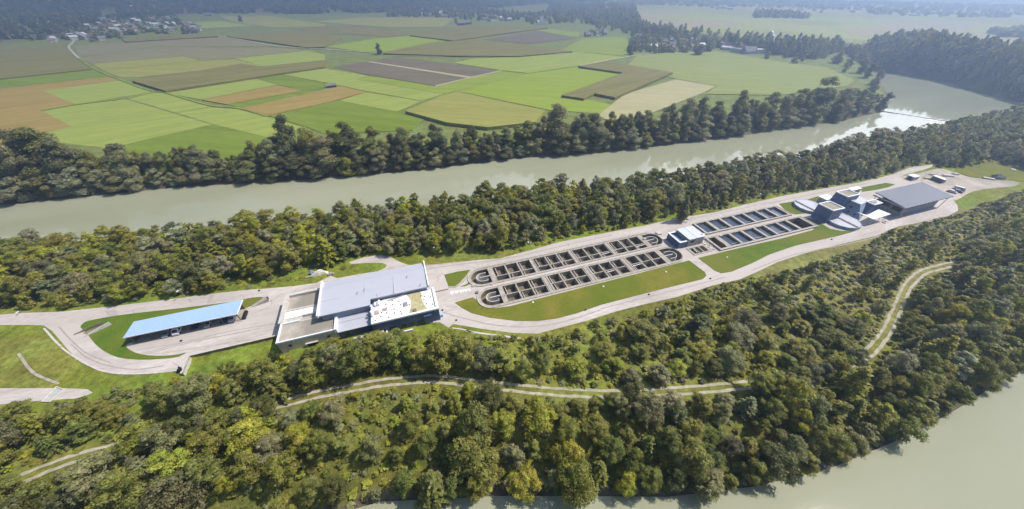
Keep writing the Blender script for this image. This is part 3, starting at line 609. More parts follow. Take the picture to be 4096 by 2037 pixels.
def tank_row(rect, cells, vb0, vb1, label, dark=()):
    u0, u1, v0, v1 = rect
    t = thing('settling_tank', label, 'tank', locv((u0 + u1) / 2, v0, 0), 'rows of long water tanks')
    sheet_mb([rowpoly(*rect)] + [rowpoly(a, b, vb0, vb1) for a, b in cells], .75, 1.2, inner=.2).build('tank_deck', 'concrete', t)
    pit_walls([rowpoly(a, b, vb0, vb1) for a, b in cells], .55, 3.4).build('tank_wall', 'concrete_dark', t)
    rim = MB()
    for q in ((u0, u1, v0, v0 + .3), (u0, u1, v1 - .3, v1), (u0, u0 + .3, v0 + .3, v1 - .3), (u1 - .3, u1, v0 + .3, v1 - .3)): rim.box(*q, .752, .95)
    rim.build('tank_rim', 'concrete_pale', t)
    for k, (a, b) in enumerate(cells):
        if k in dark:
            MB().box(a, b, vb0, vb1, -2.8, -2.4).build('tank_floor', 'sludge', t)
        else:
            MB().box(a + .002, b - .002, vb0, vb1, -2.8, -.35).build('tank_water', 'tankwater', t)
            # sloping inner wall along the left of the tank
            w = MB(); ps = [W(a + .003, vb0 + .003), W(a + 1.9, vb0 + .003), W(a + 1.9, vb1 - .003), W(a + .003, vb1 - .003)]
            w.prism(ps, -2.4, [.70, -.5, -.5, .70]); w.build('sloping_wall', 'wallblue2', t)
            if k < len(cells) - 1: MB().box(b + .25, b + .75, vb0 - .2, vb1 + .2, .752, .98).build('channel_rim', 'concrete_pale', t)
            if k % 2: MB().box(a + 1.9, b - .01, vb0 + 1.6, vb0 + 1.8, -.35, .1).build('skimmer_beam', 'steel', t)
    return t
tank_row((135.0, 199.6, 88.9, 99.4), [(136.3, 140.2), (142.6, 148.6), (150.3, 156.4), (158.2, 165.0), (166.6, 171.8), (173.6, 180.4), (182.0, 187.2), (189.2, 197.6)], 90.1, 98.5, 'row of blue water tanks beside the bright lawn', (0, 7))
tank_row((138.6, 197.2, 101.8, 112.0), [(139.8, 146.0), (148.2, 154.8), (156.6, 163.4), (165.2, 171.2), (173.0, 180.0), (181.6, 187.4), (189.2, 195.4)], 102.8, 111.2, 'row of blue water tanks beside the upper road')
t = thing('sump_pit', 'small concrete pit in three cells before the blue pump house', 'pit', locv(126, 91, 0))
sheet_mb([SPIT] + [rowpoly(a, b, 91.0, 95.1) for a, b in ((122.0, 124.4), (124.9, 127.0), (127.5, 130.0))], .26, .4, inner=3.0).build('pit_deck', 'concrete', t)
MB().box(121.9, 130.1, 90.9, 95.2, -3, -2.4).build('pit_floor', 'sludge', t)
MB().tube(locv(123.4, 91.5, .4), locv(123.9, 94.8, .4), .22).build('pipe', 'whitemetal', t)
m_ = MB(); 
for i in range(26):
    u, v = 131.6 + 3.0 * random.random(), 90.4 + 7.2 * random.random(); s = .2 + .35 * random.random()
    m_.obox(W(u, v), (math.cos(i), math.sin(i)), s * 2, s * 1.4, .03, .03 + s * .8, taper=.5)
o = m_.build('rubble_heap', 'concrete_pale'); setp(o, 'heap of pale broken concrete between pit and dark empty tank', 'rubble')
# ------------------------------------------------------------------ pump house
t = thing('pump_house', 'small blue pump house with pale metal roof between the basins', 'building', locv(124, 101, 0))
MB().box(122.0, 131.2, 96.8, 105.6, 0, 4.5).build('wall', 'wallgrey', t)
rf = MB().box(121.7, 131.5, 96.5, 105.9, 4.5, 4.75).build('roof', 'roofpump', t)
MB().box(126.2, 126.32, 96.5, 105.9, 4.752, 4.79).build('roof_seam', 'seam', rf)
MB().tube(locv(130.6, 98.2, 4.75), locv(130.6, 98.2, 5.3), .35, .3, 10).build('roof_vent', 'whitemetal', rf)
an = MB()
for q in ((116.9, 122.0, 97.0, 97.5), (116.9, 122.0, 105.0, 105.5), (116.9, 117.5, 97.5, 105.0)): an.box(*q, 0, 3.6)
an.build('annex_wall', 'wallblue', t)
MB().box(117.5, 122.0, 97.5, 105.0, 0, 2.5).build('annex_roof', 'wallblue2', t)
cp = MB()
for q in ((116.7, 122.0, 96.8, 97.6), (116.7, 122.0, 104.9, 105.7), (116.7, 117.6, 97.6, 104.9)): cp.box(*q, 3.6, 3.78)
cp.build('coping', 'whitemetal', t)
dr = MB().box(128.6, 129.9, 96.74, 96.8, 0.05, 2.3).build('door', 'wallblue2', t); MB().box(129.6, 129.75, 96.66, 96.74, 1.05, 1.2).build('handle', 'steel', dr)
MB().box(123.2, 125.4, 96.74, 96.8, 2.2, 3.4).build('window', 'glass', t); MB().box(131.2, 131.26, 99, 101, 2.2, 3.4).build('window', 'glass', t)
for i, (p, s) in enumerate(((c8(690, 277), 1.6), (c8(400, 395), .8), (c8(1955, 325), .9), (c8(1620, 300), .7))):
    x, y = U(p, .3); m_ = MB().obox((x, y), E1, s * 1.5, s * 1.3, .27 if i == 1 else .03, .75).obox((x, y), E1, s * 1.6, s * 1.4, .75, .83)
    o = m_.build('equipment_box', 'concrete_pale'); setp(o, ('large pale concrete hatch box by the upper basin end', 'small pale box on the upper basin rim', 'pale box where the two tank rows meet', 'small pale box right of the pump house roof')[i], 'box')

# ------------------------------------------------------------------ main building
t = thing('plant_building', 'large grey roofed plant building with flat gravel annexes', 'building', locv(-26, 96, 0))
GL = -1.3
w = MB().box(-53.5, -34.6, 92.1, 100.9, GL, 4.5).build('wall', 'wallsunlit', t)
MB().box(-45.2, -41.8, 92.04, 92.1, GL + .1, 1.6).build('gateway', 'dark', w)
MB().box(-45.5, -41.5, 91.4, 92.04, 1.6, 1.85).build('gateway_lintel', 'concrete_pale', w)
for u in (-50.6, -38.2): MB().box(u, u + 1.0, 92.04, 92.1, 1.8, 2.9).build('window', 'glass', w)
MB().box(-53.1, -35.0, 92.5, 100.5, 4.5, 4.62).build('gravel_roof', 'gravelroof', t)
pa = MB()
for q in ((-53.6, -34.5, 91.98, 92.5), (-53.6, -47.4, 100.5, 101.0), (-53.6, -53.1, 92.5, 100.5)): pa.box(*q, 4.5, 5.1)
pa.build('parapet', 'whitemetal', t)
MB().tube(locv(-48.2, 92.25, 5.1), locv(-48.2, 91.6, 4.2), .1).build('downpipe', 'steel', t)
w = MB().box(-54.2, -40.0, 101.0, 116.3, 0, 4.0).build('wall', 'wallgrey', t)
MB().box(-53.0, -40.0, 107.9, 115.2, 4.0, 4.12).build('gravel_roof', 'gravelroof', t)
MB().box(-53.0, -40.0, 103.6, 107.2, 4.0, 4.3).build('white_roof', 'white', t)
pa = MB()
for q in ((-54.4, -53.0, 101.0, 116.6), (-53.0, -40.0, 115.2, 116.6)): pa.box(*q, 4.0, 5.3)
pa.box(-53.0, -40.2, 107.2, 107.9, 4.0, 4.7); pa.box(-47.3, -40.2, 103.0, 103.6, 4.0, 4.9); pa.box(-53.0, -47.0, 100.95 + .06, 103.0, 4.0, 4.6)
pa.build('parapet', 'concrete_pale', t)
sd = MB()
sd.box(-55.2, -54.4, 110.2, 111.6, 0, 3.2); sd.box(-56.4, -54.2, 116.0, 116.5, 0, 1.1)
sd.build('side_door_hood', 'steel', t)
for v in (105, 112.4): MB().box(-54.26, -54.2, v, v + 3.0, 0.05, 3.2).build('roller_door', 'wallblue2', t)
# high hall
hall = [W(u, v) for u, v in ((-39.6, 97.6), (-22.6, 97.6), (-22.6, 100.6), (-1.2, 100.6), (-1.2, 115.6), (-39.6, 115.6))]
MB().prism([W(u, v) for u, v in ((-39.2, 98.0), (-23.0, 98.0), (-23.0, 101.0), (-1.6, 101.0), (-1.6, 115.2), (-39.2, 115.2))], 0, 7.5).build('hall_wall', 'wallblue2', t)
r1 = MB().prism([W(u, v) for u, v in ((-39.9, 97.4), (-22.4, 97.4), (-22.4, 100.4), (-.9, 100.4), (-.9, 111.8), (-39.9, 111.8))], 7.5, [7.85, 7.85, 7.98, 7.98, 8.35, 8.35]).build('hall_roof', 'metal', t)
MB().prism(rowpoly(-39.9, -.9, 111.83, 116.0), 7.4, [8.35, 8.35, 7.6, 7.6]).build('hall_roof', 'metal', t)
for q in ((-39.9, -.9, 104.5, 104.6), ): MB().prism(rowpoly(*q), 8.0, [8.105, 8.105, 8.11, 8.11]).build('roof_seam', 'seam', r1)
MB().box(-24.4, -24.3, 104.6, 111.7, 7.9, 8.38).build('roof_seam', 'metal', r1); MB().box(-13.6, -13.5, 100.5, 111.7, 7.9, 8.36).build('roof_seam', 'metal', r1)
MB().box(-40.5, -39.9, 97.3, 116.1, 7.2, 8.6).build('gable_trim', 'whitemetal', t); MB().box(-.9, -.4, 100.3, 116.1, 7.2, 8.65).build('gable_trim', 'whitemetal', t)
for p in (c2(1355, 580), c2(1428, 548), c2(1862, 415), c2(2000, 495)):
    x, y = U(p, 8.2); v = MB().tube((x, y, 8.0), (x, y, 8.9), .09).tube((x, y, 8.9), (x + .45, y + .3, 9.05), .09); v.build('roof_vent', 'seam', r1)
# metal roofed middle bay and white roofed wing
MB().box(-34.4, -23.0, 91.9, 98.0, GL, 3.9).build('bay_wall', 'wallblue', t)
b_ = MB().prism(rowpoly(-34.3, -22.7, 91.2, 97.98), 3.9, [4.05, 4.05, 4.6, 4.6]).build('bay_roof', 'metal', t)
MB().prism(rowpoly(-34.2, -22.8, 95.4, 95.5), 4.0, [4.43, 4.43, 4.44, 4.44]).build('roof_seam', 'seam', b_)
MB().box(-35.2, -34.34, 91.6, 100.4, 3.9, 5.6).build('fire_wall', 'whitemetal', t)
for u in (-32.5, -29): MB().box(u, u + 1.5, 91.84, 91.9, .6, 2.2).build('window', 'glass', t)
w = MB().box(-22.4, 1.2, 89.2, 100.9, GL, 5.9).build('wing_wall', 'wallblue', t)
MB().box(-21.5, .3, 90.0, 100.6, 5.9, 6.02).build('white_roof', 'white', t)
pa = MB()
for q in ((-22.5, 1.3, 89.1, 90.0), (-22.5, -21.5, 90.0, 98.0), (.3, 1.3, 90.0, 101.0)): pa.box(*q, 5.9, 6.55)
pa.build('parapet', 'whitemetal', t)
for u in (-21.2, -17.2): MB().box(u, u + 2.6, 89.14, 89.2, .2, 2.6).build('window', 'glass', w)
for u, z in ((-13, 1.0), (-10, 1.0), (-7, 1.0)): MB().box(u, u + 1.8, 89.14, 89.2, z, z + 1.5).build('window', 'glass', w)
MB().box(-4.6, -1.8, 88.6, 89.2, 0, 4.4).build('stair_bay', 'wallblue', t); MB().box(1.2, 2.4, 90.2, 91.6, 0, 1.4).build('side_hatch', 'metalblue', t)
gp = [W(u, v) for u, v in ((-9.6, 90.05), (-2.6, 90.05), (-3.6, 93), (-4.2, 97), (-4.0, 100.5), (-9.4, 100.5), (-8.2, 97), (-8.6, 93.2))]
sheet_mb([gp], 6.06, .03).build('lichen_strip', 'sand', t)
vp = [(1605, 770), (1600, 810), (1660, 775), (1680, 820), (1715, 650), (1720, 690), (1735, 735), (1740, 775), (1785, 655), (1800, 690), (1800, 760), (1540, 853), (1650, 685), (1600, 645), (2012, 600), (2040, 640), (2045, 605), (2065, 680), (2105, 610), (2130, 685), (1810, 785), (1890, 690)]
for (x, y) in vp:
    p = U(c2(x, y), 6.1); MB().tube((*p, 6.02), (*p, 6.4), .2, .2, 8).build('roof_vent', 'seam', t)
for (x, y, l, w_, mt) in ((1545, 770, 2.0, 1.8, 'gravelroof'), (1640, 735, 1.5, 1.3, 'wallgrey'), (1850, 685, 1.5, 2.0, 'steel'), (1945, 745, 1.2, 1.4, 'wood')):
    p = U(c2(x, y), 6.3); MB().obox(p, E1, l, w_, 6.02, 6.45).build('roof_unit', mt, t)
for (x, y) in ((1500, 715), (1510, 745), (1500, 775), (1515, 810), (1580, 665), (1575, 690), (1540, 700)):
    p = U(c2(x, y), 6.5); MB().tube((*p, 6.0), (*p, 7.3), .38, .38, 10).tube((*p, 7.3), (*p, 7.65), .55, .15, 10).build('ventilation_cowl', 'whitemetal', t)
pp = MB().tube(locv(-19.6, 100.0, 6.3), locv(-19.6, 100.0, 9.6), .07).tube(locv(-19.6, 100, 9.6), locv(-19.6, 100, 9.9), .2).build('aerial_mast', 'steel', t)
for a, b in (((-21.3, 96.5), (-17.5, 100.3)), ((-20.5, 95.2), (-17.8, 98.6)), ((-16.5, 99.3), (-10.5, 100.4)), ((-20.8, 94.0), (-19.2, 96.8))):
    MB().tube(locv(*a, 6.35), locv(*b, 6.35), .17).build('roof_pipe', 'steel', t)
po = MB().box(-29.5, -19.2, 84.0, 89.1, 1.7, 2.0).build('porch_roof', 'metal', t)
for u, v in ((-29.2, 84.3), (-19.5, 84.3), (-24.4, 84.3)): MB().box(u, u + .25, v, v + .25, GL - 1, 1.7).build('porch_post', 'steel', t)
MB().box(-18.6, -9.2, 86.6, 87.1, GL - 1, 1.4).box(-18.6, -18.1, 87.1, 89.1, GL - 1, 1.4).build('forecourt_wall', 'whitemetal', t)
st = MB()
for i in range(9): st.box(-3.2 + i * .75, -3.2 + (i + 1) * .75 - .002, 87.2 - i * .33, 88.5 - i * .33, GL - .5, -.1 - i * .14)
st.build('outside_stair', 'concrete_pale', t)
hr = MB().tube(locv(-3.2, 88.7, .9), locv(3.6, 85.6, -.2), .05)
for i in range(4): hr.tube(locv(-3.2 + 2.2 * i, 88.7 - 1.0 * i, -1.2), locv(-3.2 + 2.2 * i, 88.7 - 1.0 * i, .9 - .36 * i), .04)
hr.build('handrail', 'steel', t)
# walls round the plaza
t = thing('retaining_wall', 'long low retaining wall between plaza and lower lawn', 'wall', locv(-69, 100.6, 0))
MB().box(-83.4, -54.3, 100.45, 100.75, -2, .12).build('wall_body', 'concrete_dark', t); MB().box(-83.5, -54.25, 100.4, 100.8, .12, .28).build('coping', 'concrete_pale', t)
t = thing('concrete_stair', 'pale concrete stair strip at the end of the retaining wall', 'stair', locv(-83.8, 96, 0))
q = [U(p) for p in (c1(1370, 762), c1(1392, 782), c1(1342, 908), c1(1318, 905))]
sheet_mb([q], .10, 1.5).build('stair_slab', 'concrete_pale', t)
q2 = [U(p) for p in (c1(1388, 785), c1(1394, 785), c1(1345, 906), c1(1338, 906))]
sheet_mb([q2], .5, .4).build('side_curb', 'concrete', t)
o = setp(MB().obox(U(c1(1320, 885)), E1, 1.0, .8, 0, .9).obox(U(c1(1322, 872)), E2, .7, .5, 0, 1.2, taper=.6).build('bollard_box', 'dark'), 'dark cabinet at the foot of the concrete stair', 'cabinet')
def wedge_wall(a, b, h0, h1, w, label, name='wing_wall', m='concrete_dark'):
    a, b = np.array(U(a)), np.array(U(b)); d = (b - a) / np.linalg.norm(b - a); n = np.array([-d[1], d[0]]) * w / 2
    o = MB().prism([tuple(a - n), tuple(b - n), tuple(b + n), tuple(a + n)], -.5, [h0, h1, h1, h0]).build(name, m); return setp(o, label, 'wall')
wedge_wall(c1(543, 622), c1(765, 542), .25, 1.5, .35, 'upper concrete wing wall of the ramp at the grass island')
wedge_wall(c1(583, 656), c1(820, 547), .25, 1.6, .4, 'lower concrete wing wall of the ramp at the grass island', m='concrete_pale')
o = struct('ramp', sheet_mb([[U(p) for p in (c1(610, 610), c1(765, 548), c1(810, 545), c1(650, 620))]], .17, .1), 'concrete_dark', 'dark ramp between the two wing walls')
t = thing('ramp_portal', 'dark portal box of the ramp at the end of the grass island', 'portal', (*U(c2(360, 680)), 0))
q = [np.array(U(p)) for p in (c2(268, 705), c2(428, 632), c2(452, 655), c2(300, 712))]
MB().prism([tuple(x) for x in q], 0, [.15, 1.5, 1.5, .15]).build('portal_roof', 'concrete', t); MB().obox(tuple((q[1] + q[2]) / 2), E2, 1.6, .5, 0, 1.3).build('portal_opening', 'dark', t)
t = thing('vehicle_barrier', 'pale grating gate laid across the lower left road', 'gate', (*U(c1(390, 1060)), 0))
a, b, c_, d_ = (U(p, .1) for p in (c1(415, 1002), c1(466, 1025), c1(368, 1112), c1(308, 1112)))
sheet_mb([[a, b, c_, d_]], .12, .1).build('grating', mat('cattle_grid', (.36, .37, .37), .7, (.50, .50, .49), 3), t)
for p, q in ((a, d_), (b, c_), (a, b), (d_, c_)): MB().tube((*p, .22), (*q, .22), .16).build('grating_beam', 'concrete_pale', t)
# ------------------------------------------------------------------ carport and parked vehicles
t = thing('carport', 'long open carport with pale blue metal roof and dark back wall', 'carport', locv(-87, 116, 0))
MB().box(-104.4, -70.5, 112.5, 119.6, 0, .16).build('floor_slab', 'concrete', t)
MB().prism(rowpoly(-104.6, -70.3, 112.2, 119.7), [4.15] * 4, [4.35, 4.35, 4.45, 4.45]).build('roof', 'metalblue', t)
MB().box(-104.62, -70.28, 112.05, 112.19, 4.02, 4.4).build('fascia', 'whitemetal', t); MB().box(-70.28, -70.14, 112.05, 119.72, 4.02, 4.47).build('fascia', 'whitemetal', t)
MB().box(-104.0, -70.9, 119.0, 119.3, .03, 4.15).build('back_wall', 'wood', t); MB().box(-104.3, -104.0, 113.4, 119.3, .03, 4.15).build('end_wall', 'wood', t)
for i in range(7): MB().box(-103.6 + i * 5.4, -103.35 + i * 5.4, 113.0, 113.25, .03, 4.15).build('post', 'seam', t)
MB().box(-70.4, -69.4, 113.0, 117.0, .03, 1.1).build('side_rack', 'dark', t)
def vehicle(uv, rz, m, label, kind='car', z=.03, L=4.4, Wd=1.8, H=1.45, cat='car'):
    x, y = W(*uv); t = thing('parked_' + kind, label, cat, (x, y, z), 'vehicles parked at the plant')
    ca, sa = math.cos(rz + A0), math.sin(rz + A0)
    def P(a, b, c): return (x + a * ca - b * sa, y + a * sa + b * ca, z + c)
    prof = [(-L / 2, .35), (-L / 2, .85), (-L * .42, .95), (-L * .36, H), (L * .12, H), (L * .27, .98), (L * .47, .86), (L / 2, .7), (L / 2, .35)] if kind == 'car' else [(-L / 2, .4), (-L / 2, H), (L * .3, H), (L * .42, H * .58), (L / 2, H * .5), (L / 2, .4)]
    n = len(prof); b = MB()
    b.add([P(a, -Wd / 2, c) for a, c in prof] + [P(a, Wd / 2, c) for a, c in prof], [(i, (i + 1) % n, n + (i + 1) % n, n + i)[::-1] for i in range(n)] + [tuple(range(n)), tuple(range(n, 2 * n))[::-1]])
    b.build('body', m, t, bevel=.06)
    g = MB(); e = Wd / 2 + .012
    z0, z1 = (.95, H - .1) if kind == 'car' else (H * .6, H * .92); a0, a1 = (-L * .34, L * .17) if kind == 'car' else (L * .05, L * .3)
    for s in (-1, 1): g.add([P(a0, s * e, z0), P(a1, s * e, z0), P(a1 - .35, s * e, z1), P(a0 + .1, s * e, z1)], [(0, 1, 2, 3)])
    f0, f1 = ((L * .28, .99), (L * .13, H - .02)) if kind == 'car' else ((L * .425, H * .58), (L * .31, H - .05))
    g.add([P(f0[0], -Wd * .42, f0[1] + .02), P(f0[0], Wd * .42, f0[1] + .02), P(f1[0] + .02, Wd * .4, f1[1]), P(f1[0] + .02, -Wd * .4, f1[1])], [(0, 1, 2, 3)])
    g.build('window', 'glass', t)
    for a in (-L * .31, L * .31):
        for s in (-1, 1):
            MB().tube(P(a, s * (Wd / 2 - .2), .33), P(a, s * (Wd / 2 + .02), .33), .33, n=12).build('wheel', 'rubber', t)
    return t
vehicle((-94.6, 114.3), R(-90), 'carsilver', 'silver car parked in the carport, nearest its dark end wall')
vehicle((-91.2, 114.6), R(-90), 'carwhite', 'white van parked in the carport beside the silver car', 'van', L=5.2, Wd=2.0, H=2.3, cat='van')
vehicle((-86.2, 115.2), R(-90), 'cardark', 'dark car under the middle of the carport roof')
vehicle((-81.8, 114.9), R(-90), 'carsilver', 'silver estate car just right of the carport middle')
vehicle((-76.8, 115.2), R(-90), 'cardark', 'dark car in the carport between two silver cars')
vehicle((-74.0, 114.9), R(-90), 'carsilver', 'silver car parked in the carport end next to the rack')
# ------------------------------------------------------------------ clarifiers, towers and open hall
def clarifier(cu, cv, r, uch, label):
    t = thing('clarifier', label, 'clarifier', locv(cu, cv, 0), 'round clarifier tanks by the towers')
    MB().prism(ring_wall(cu, cv, r - .35, r, 0, 359.9)[:-1], -.3, 1.55).build('ring_wall', 'wallblue2', t)
    MB().prism(arc(cu, cv, r - .36, 0, 348, 28), -.3, .9).build('tank_floor', 'sludge', t)
    for s in (-1, 1):
        edge = uch + s * .75; d = edge - cu; rr = r - .45
        if abs(d) >= rr: continue
        h = math.degrees(math.acos(d / rr)) if s > 0 else math.degrees(math.acos(-d / rr))
        a = (-h, h) if s > 0 else (180 - h, 180 + h)
        MB().prism(arc(cu, cv, rr, *a, 20), .95, 1.5).build('cover', 'metal', t)
    h = math.sqrt(max(r * r - (uch - cu) ** 2, 0)) - .5
    MB().box(uch - .6, uch - .35, cv - h, cv + h, .9, 1.75).build('channel_wall', 'concrete', t); MB().box(uch + .35, uch + .6, cv - h, cv + h, .9, 1.75).build('channel_wall', 'concrete', t)
    return t
clarifier(213.8, 105.2, 7.4, 211.0, 'round covered clarifier beside the upper road')
clarifier(216.2, 88.4, 8.0, 216.0, 'round covered clarifier beside the lower road')
def tower(u0, u1, v0, v1, h, label, batter=0.0, m='wallblue', roofm='gravelmoss'):
    t = thing('treatment_tower', label, 'tower', locv((u0 + u1) / 2, (v0 + v1) / 2, 0), 'square blue towers of the plant')
    c = [(u0, v0), (u1, v0), (u1, v1), (u0, v1)]; b = [(u0 - batter, v0), (u1, v0), (u1, v1), (u0 - batter, v1)]
    vs = [(*W(*p), 0) for p in b] + [(*W(*p), h) for p in c]
    w = MB().add(vs, [(0, 1, 5, 4), (1, 2, 6, 5), (2, 3, 7, 6), (3, 0, 4, 7), (4, 5, 6, 7)]).build('wall', m, t)
    MB().box(u0 + .5, u1 - .5, v0 + .5, v1 - .5, h, h + .1).build('roof', roofm, t)
    cp = MB()
    for q in ((u0 - .1, u1 + .1, v0 - .1, v0 + .5), (u0 - .1, u1 + .1, v1 - .5, v1 + .1), (u0 - .1, u0 + .5, v0 + .5, v1 - .5), (u1 - .5, u1 + .1, v0 + .5, v1 - .5)): cp.box(*q, h, h + .5)
    cp.build('parapet', 'whitemetal', t)
    return t, w
t, w = tower(206.6, 215.0, 90.3, 98.2, 7.6, 'square blue tower with gravel roof between the two clarifiers')
MB().box(210.2, 212.4, 90.22, 90.3, .05, 3.0).build('door', 'dark', w); MB().add([(*W(202.6, 94), .05), (*W(206.6, 90.4), .05), (*W(206.6, 98), .05), (*W(206.6, 94), 3.2)], [(0, 1, 3), (0, 3, 2), (1, 2, 3)]).build('buttress', 'wallblue', t)
t, w = tower(226.2, 235.6, 96.8, 103.2, 8.8, 'tallest blue tower with gravel roof behind the sloping wall', 2.2)
MB().box(229.4, 231.0, 96.72, 96.8, 5.0, 6.6).build('window', 'glass', w)
t, w = tower(238.0, 244.6, 89.3, 93.6, 5.8, 'small blue tower with glazed roof beside the open hall', 3.2, roofm='gravelmoss')
sk = MB().add([(*W(241.4, 89.9), 5.92), (*W(244.1, 89.9), 5.92), (*W(244.1, 93.0), 5.92), (*W(241.4, 93.0), 5.92), (*W(242.7, 91.4), 6.9)], [(0, 1, 4), (1, 2, 4), (2, 3, 4), (3, 0, 4)]).build('roof_light', 'whitemetal', t)
t = thing('sloping_wall_building', 'grey building with a battered wall and three round openings between the towers', 'building', locv(233, 94, 0))
vs = [(*W(u, v), z) for u, v, z in ((227.4, 86.8, 0), (239.6, 92.5, 0), (240.6, 96.7, 0), (227.8, 96.7, 0), (231.9, 92.4, 5.9), (239.2, 93.6, 5.9), (240.6, 99.0, 5.9), (230.8, 99.6, 5.9))]
MB().add(vs, [(0, 1, 5, 4), (1, 2, 6, 5), (2, 3, 7, 6), (3, 0, 4, 7), (4, 5, 6, 7)]).build('wall', 'wallblue2', t)
MB().prism([W(231.6, 92.0), W(239.6, 93.2), W(241.0, 99.4), W(230.5, 99.9)], 5.9, 6.1).build('roof', 'metal', t)
B0, B1, B4, B7 = (np.array(vs[i]) for i in (0, 3, 4, 7))
for a, k, s in ((.52, .60, .55), (.62, .22, .5), (.26, .22, .5)):
    p = (B0 * (1 - a) + B1 * a) * (1 - k) + (B4 * (1 - a) + B7 * a) * k; nrm = np.cross(B4 - B0, B1 - B0); nrm /= np.linalg.norm(nrm); nrm = nrm if nrm[2] > 0 else -nrm
    MB().tube(p - nrm * .2, p + nrm * .03, s, n=14).build('porthole', 'dark', t)
t = thing('white_canopy', 'folded white canopy on posts before the small tower', 'canopy', locv(233, 85, 0))
cv = [W(u, v) for u, v in ((225.6, 89.0), (226.3, 81.4), (239.8, 81.6), (238.6, 86.9), (227.8, 85.4))]
MB().prism(cv, [4.0, 3.9, 4.3, 4.5, 3.8], [4.2, 4.1, 4.5, 4.7, 4.0]).build('canopy_roof', 'whitemetal', t)
for u, v in ((226.6, 86.6), (227.2, 82.2), (238.8, 82.3), (233, 82.0), (237.8, 86.2)): MB().tube(locv(u, v, .03), locv(u, v, 4.0), .13).build('post', 'steel', t)
o = setp(MB().obox(W(238.2, 80.8), E1, 2.6, 1.6, .03, .5).obox(W(238.6, 80.9), E1, 1.8, 1.1, .5, 1.1, taper=.7).build('covered_pallet', 'tarp'), 'pale covered pallet at the edge of the white canopy', 'pallet')
t = thing('white_annex', 'low white roofed annex behind the blue towers', 'building', locv(227, 106, 0))
MB().prism([W(u, v) for u, v in ((224.0, 103.6), (230.6, 105.2), (230.6, 108.6), (223.9, 108.0))], 0, 3.8).build('wall', 'wallgrey', t)
MB().prism([W(u, v) for u, v in ((223.7, 103.2), (230.9, 105.0), (230.9, 109.0), (223.5, 108.4))], 3.8, 4.05).build('roof', 'white', t)
t = thing('white_store', 'small white topped store block at the back of the tallest tower', 'building', locv(248, 106, 0))
MB().box(244.9, 252.4, 104.9, 107.4, 0, 5.8).build('wall', 'wallgrey', t); MB().box(244.7, 252.6, 104.7, 107.6, 5.8, 6.05).build('roof', 'white', t); MB().box(246, 247.4, 104.84, 104.9, .05, 2.2).build('door', 'wallblue', t)
t = thing('open_hall', 'big open sided hall under one slate grey sloping roof', 'hall', locv(268, 89, 0))
MB().prism(rowpoly(248.0, 288.6, 80.8, 96.4), [6.6, 6.6, 8.1, 8.1], [7.0, 7.0, 8.5, 8.5]).build('roof', 'metaldark', t)
MB().box(247.7, 248.0, 80.7, 96.5, 6.4, 7.0).build('fascia', 'wallgrey', t); 
MB().box(252.2, 283.4, 83.0, 83.35, .03, 3.4).build('front_wall', 'wallblue2', t); MB().box(252.2, 283.4, 83.1, 83.25, 3.4, 6.5).build('front_glazing', 'glass', t)
for i in range(9): MB().box(253.5 + i * 3.6, 253.7 + i * 3.6, 82.92, 83.1, 3.4, 6.5).build('mullion', 'steel', t)
MB().box(252.0, 252.3, 83.4, 95.0, .03, 2.2).build('side_wall', 'wallgrey', t); MB().box(283.2, 283.5, 83.4, 95.5, .03, 6.6).build('end_wall', 'wallgrey', t); MB().box(252.3, 283.2, 95.3, 95.6, .03, 4.0).build('back_wall', 'wallgrey', t)
for u, du in ((251.6, -2.4), (284.2, 2.6)):
    for v in (81.6, 87.5, 92.5, 95.8): MB().tube(locv(u, v, .03), locv(u + du, v, 6.8), .17).build('slanted_post', 'steel', t)
for i, (u, v, s) in enumerate(((258, 88, 3), (266, 90, 4), (274, 87, 3.4))):
    o = MB(); o.obox(W(u, v), E1, s * 1.6, s, .03, s * .55, taper=.45); setp(o.build('material_heap', 'soil'), ('small', 'largest', 'middle')[i] + ' soil heap stored under the open hall roof', 'heap')
# ------------------------------------------------------------------ storage yard behind the hall
def deg(a): return (math.cos(R(a)), math.sin(R(a)))
x, y = U(c7(620, 500)); t = thing('yard_shed', 'white topped shed beside the upper road at the yard entrance', 'shed', (x, y, 0))
MB().obox((x, y), E1, 5.2, 3.6, .03, 2.4).build('wall', 'wallblue2', t); MB().obox((x, y), E1, 5.6, 4.0, 2.4, 2.6).build('roof', 'whitemetal', t); MB().obox((x - 2.4 * E1[0], y - 2.4 * E1[1]), E1, .5, 1.6, .03, 2.0).build('door', 'dark', t)
a, b = np.array(U(c7(1015, 437), 2.6)), np.array(U(c7(1210, 508), 2.6)); d = (b - a) / np.linalg.norm(b - a); ln = float(np.linalg.norm(b - a))
x, y = (a + b) / 2; t = thing('storage_container', 'long white topped container with dark sides on the gravel yard', 'container', (x, y, 0))
MB().obox((x, y), tuple(d), ln, 2.6, .05, 2.5).build('container_body', 'cardark', t); MB().obox((x, y), tuple(d), ln + .1, 2.7, 2.5, 2.7).build('roof', 'white', t)
MB().obox((x + d[0] * (ln / 2 + .03), y + d[1] * (ln / 2 + .03)), tuple(d), .06, 2.2, .15, 2.4).build('door', 'wallblue2', t)
x, y = LU(*U(c7(1160, 517), .5)); o = MB().obox(W(x, y), tuple(d), 3.4, 1.2, .05, .7).obox(W(x, y), tuple(d), 3.6, 1.3, .7, .82); setp(o.build('pallet_stack', 'white'), 'small white stack at the near end of the long container', 'stack')
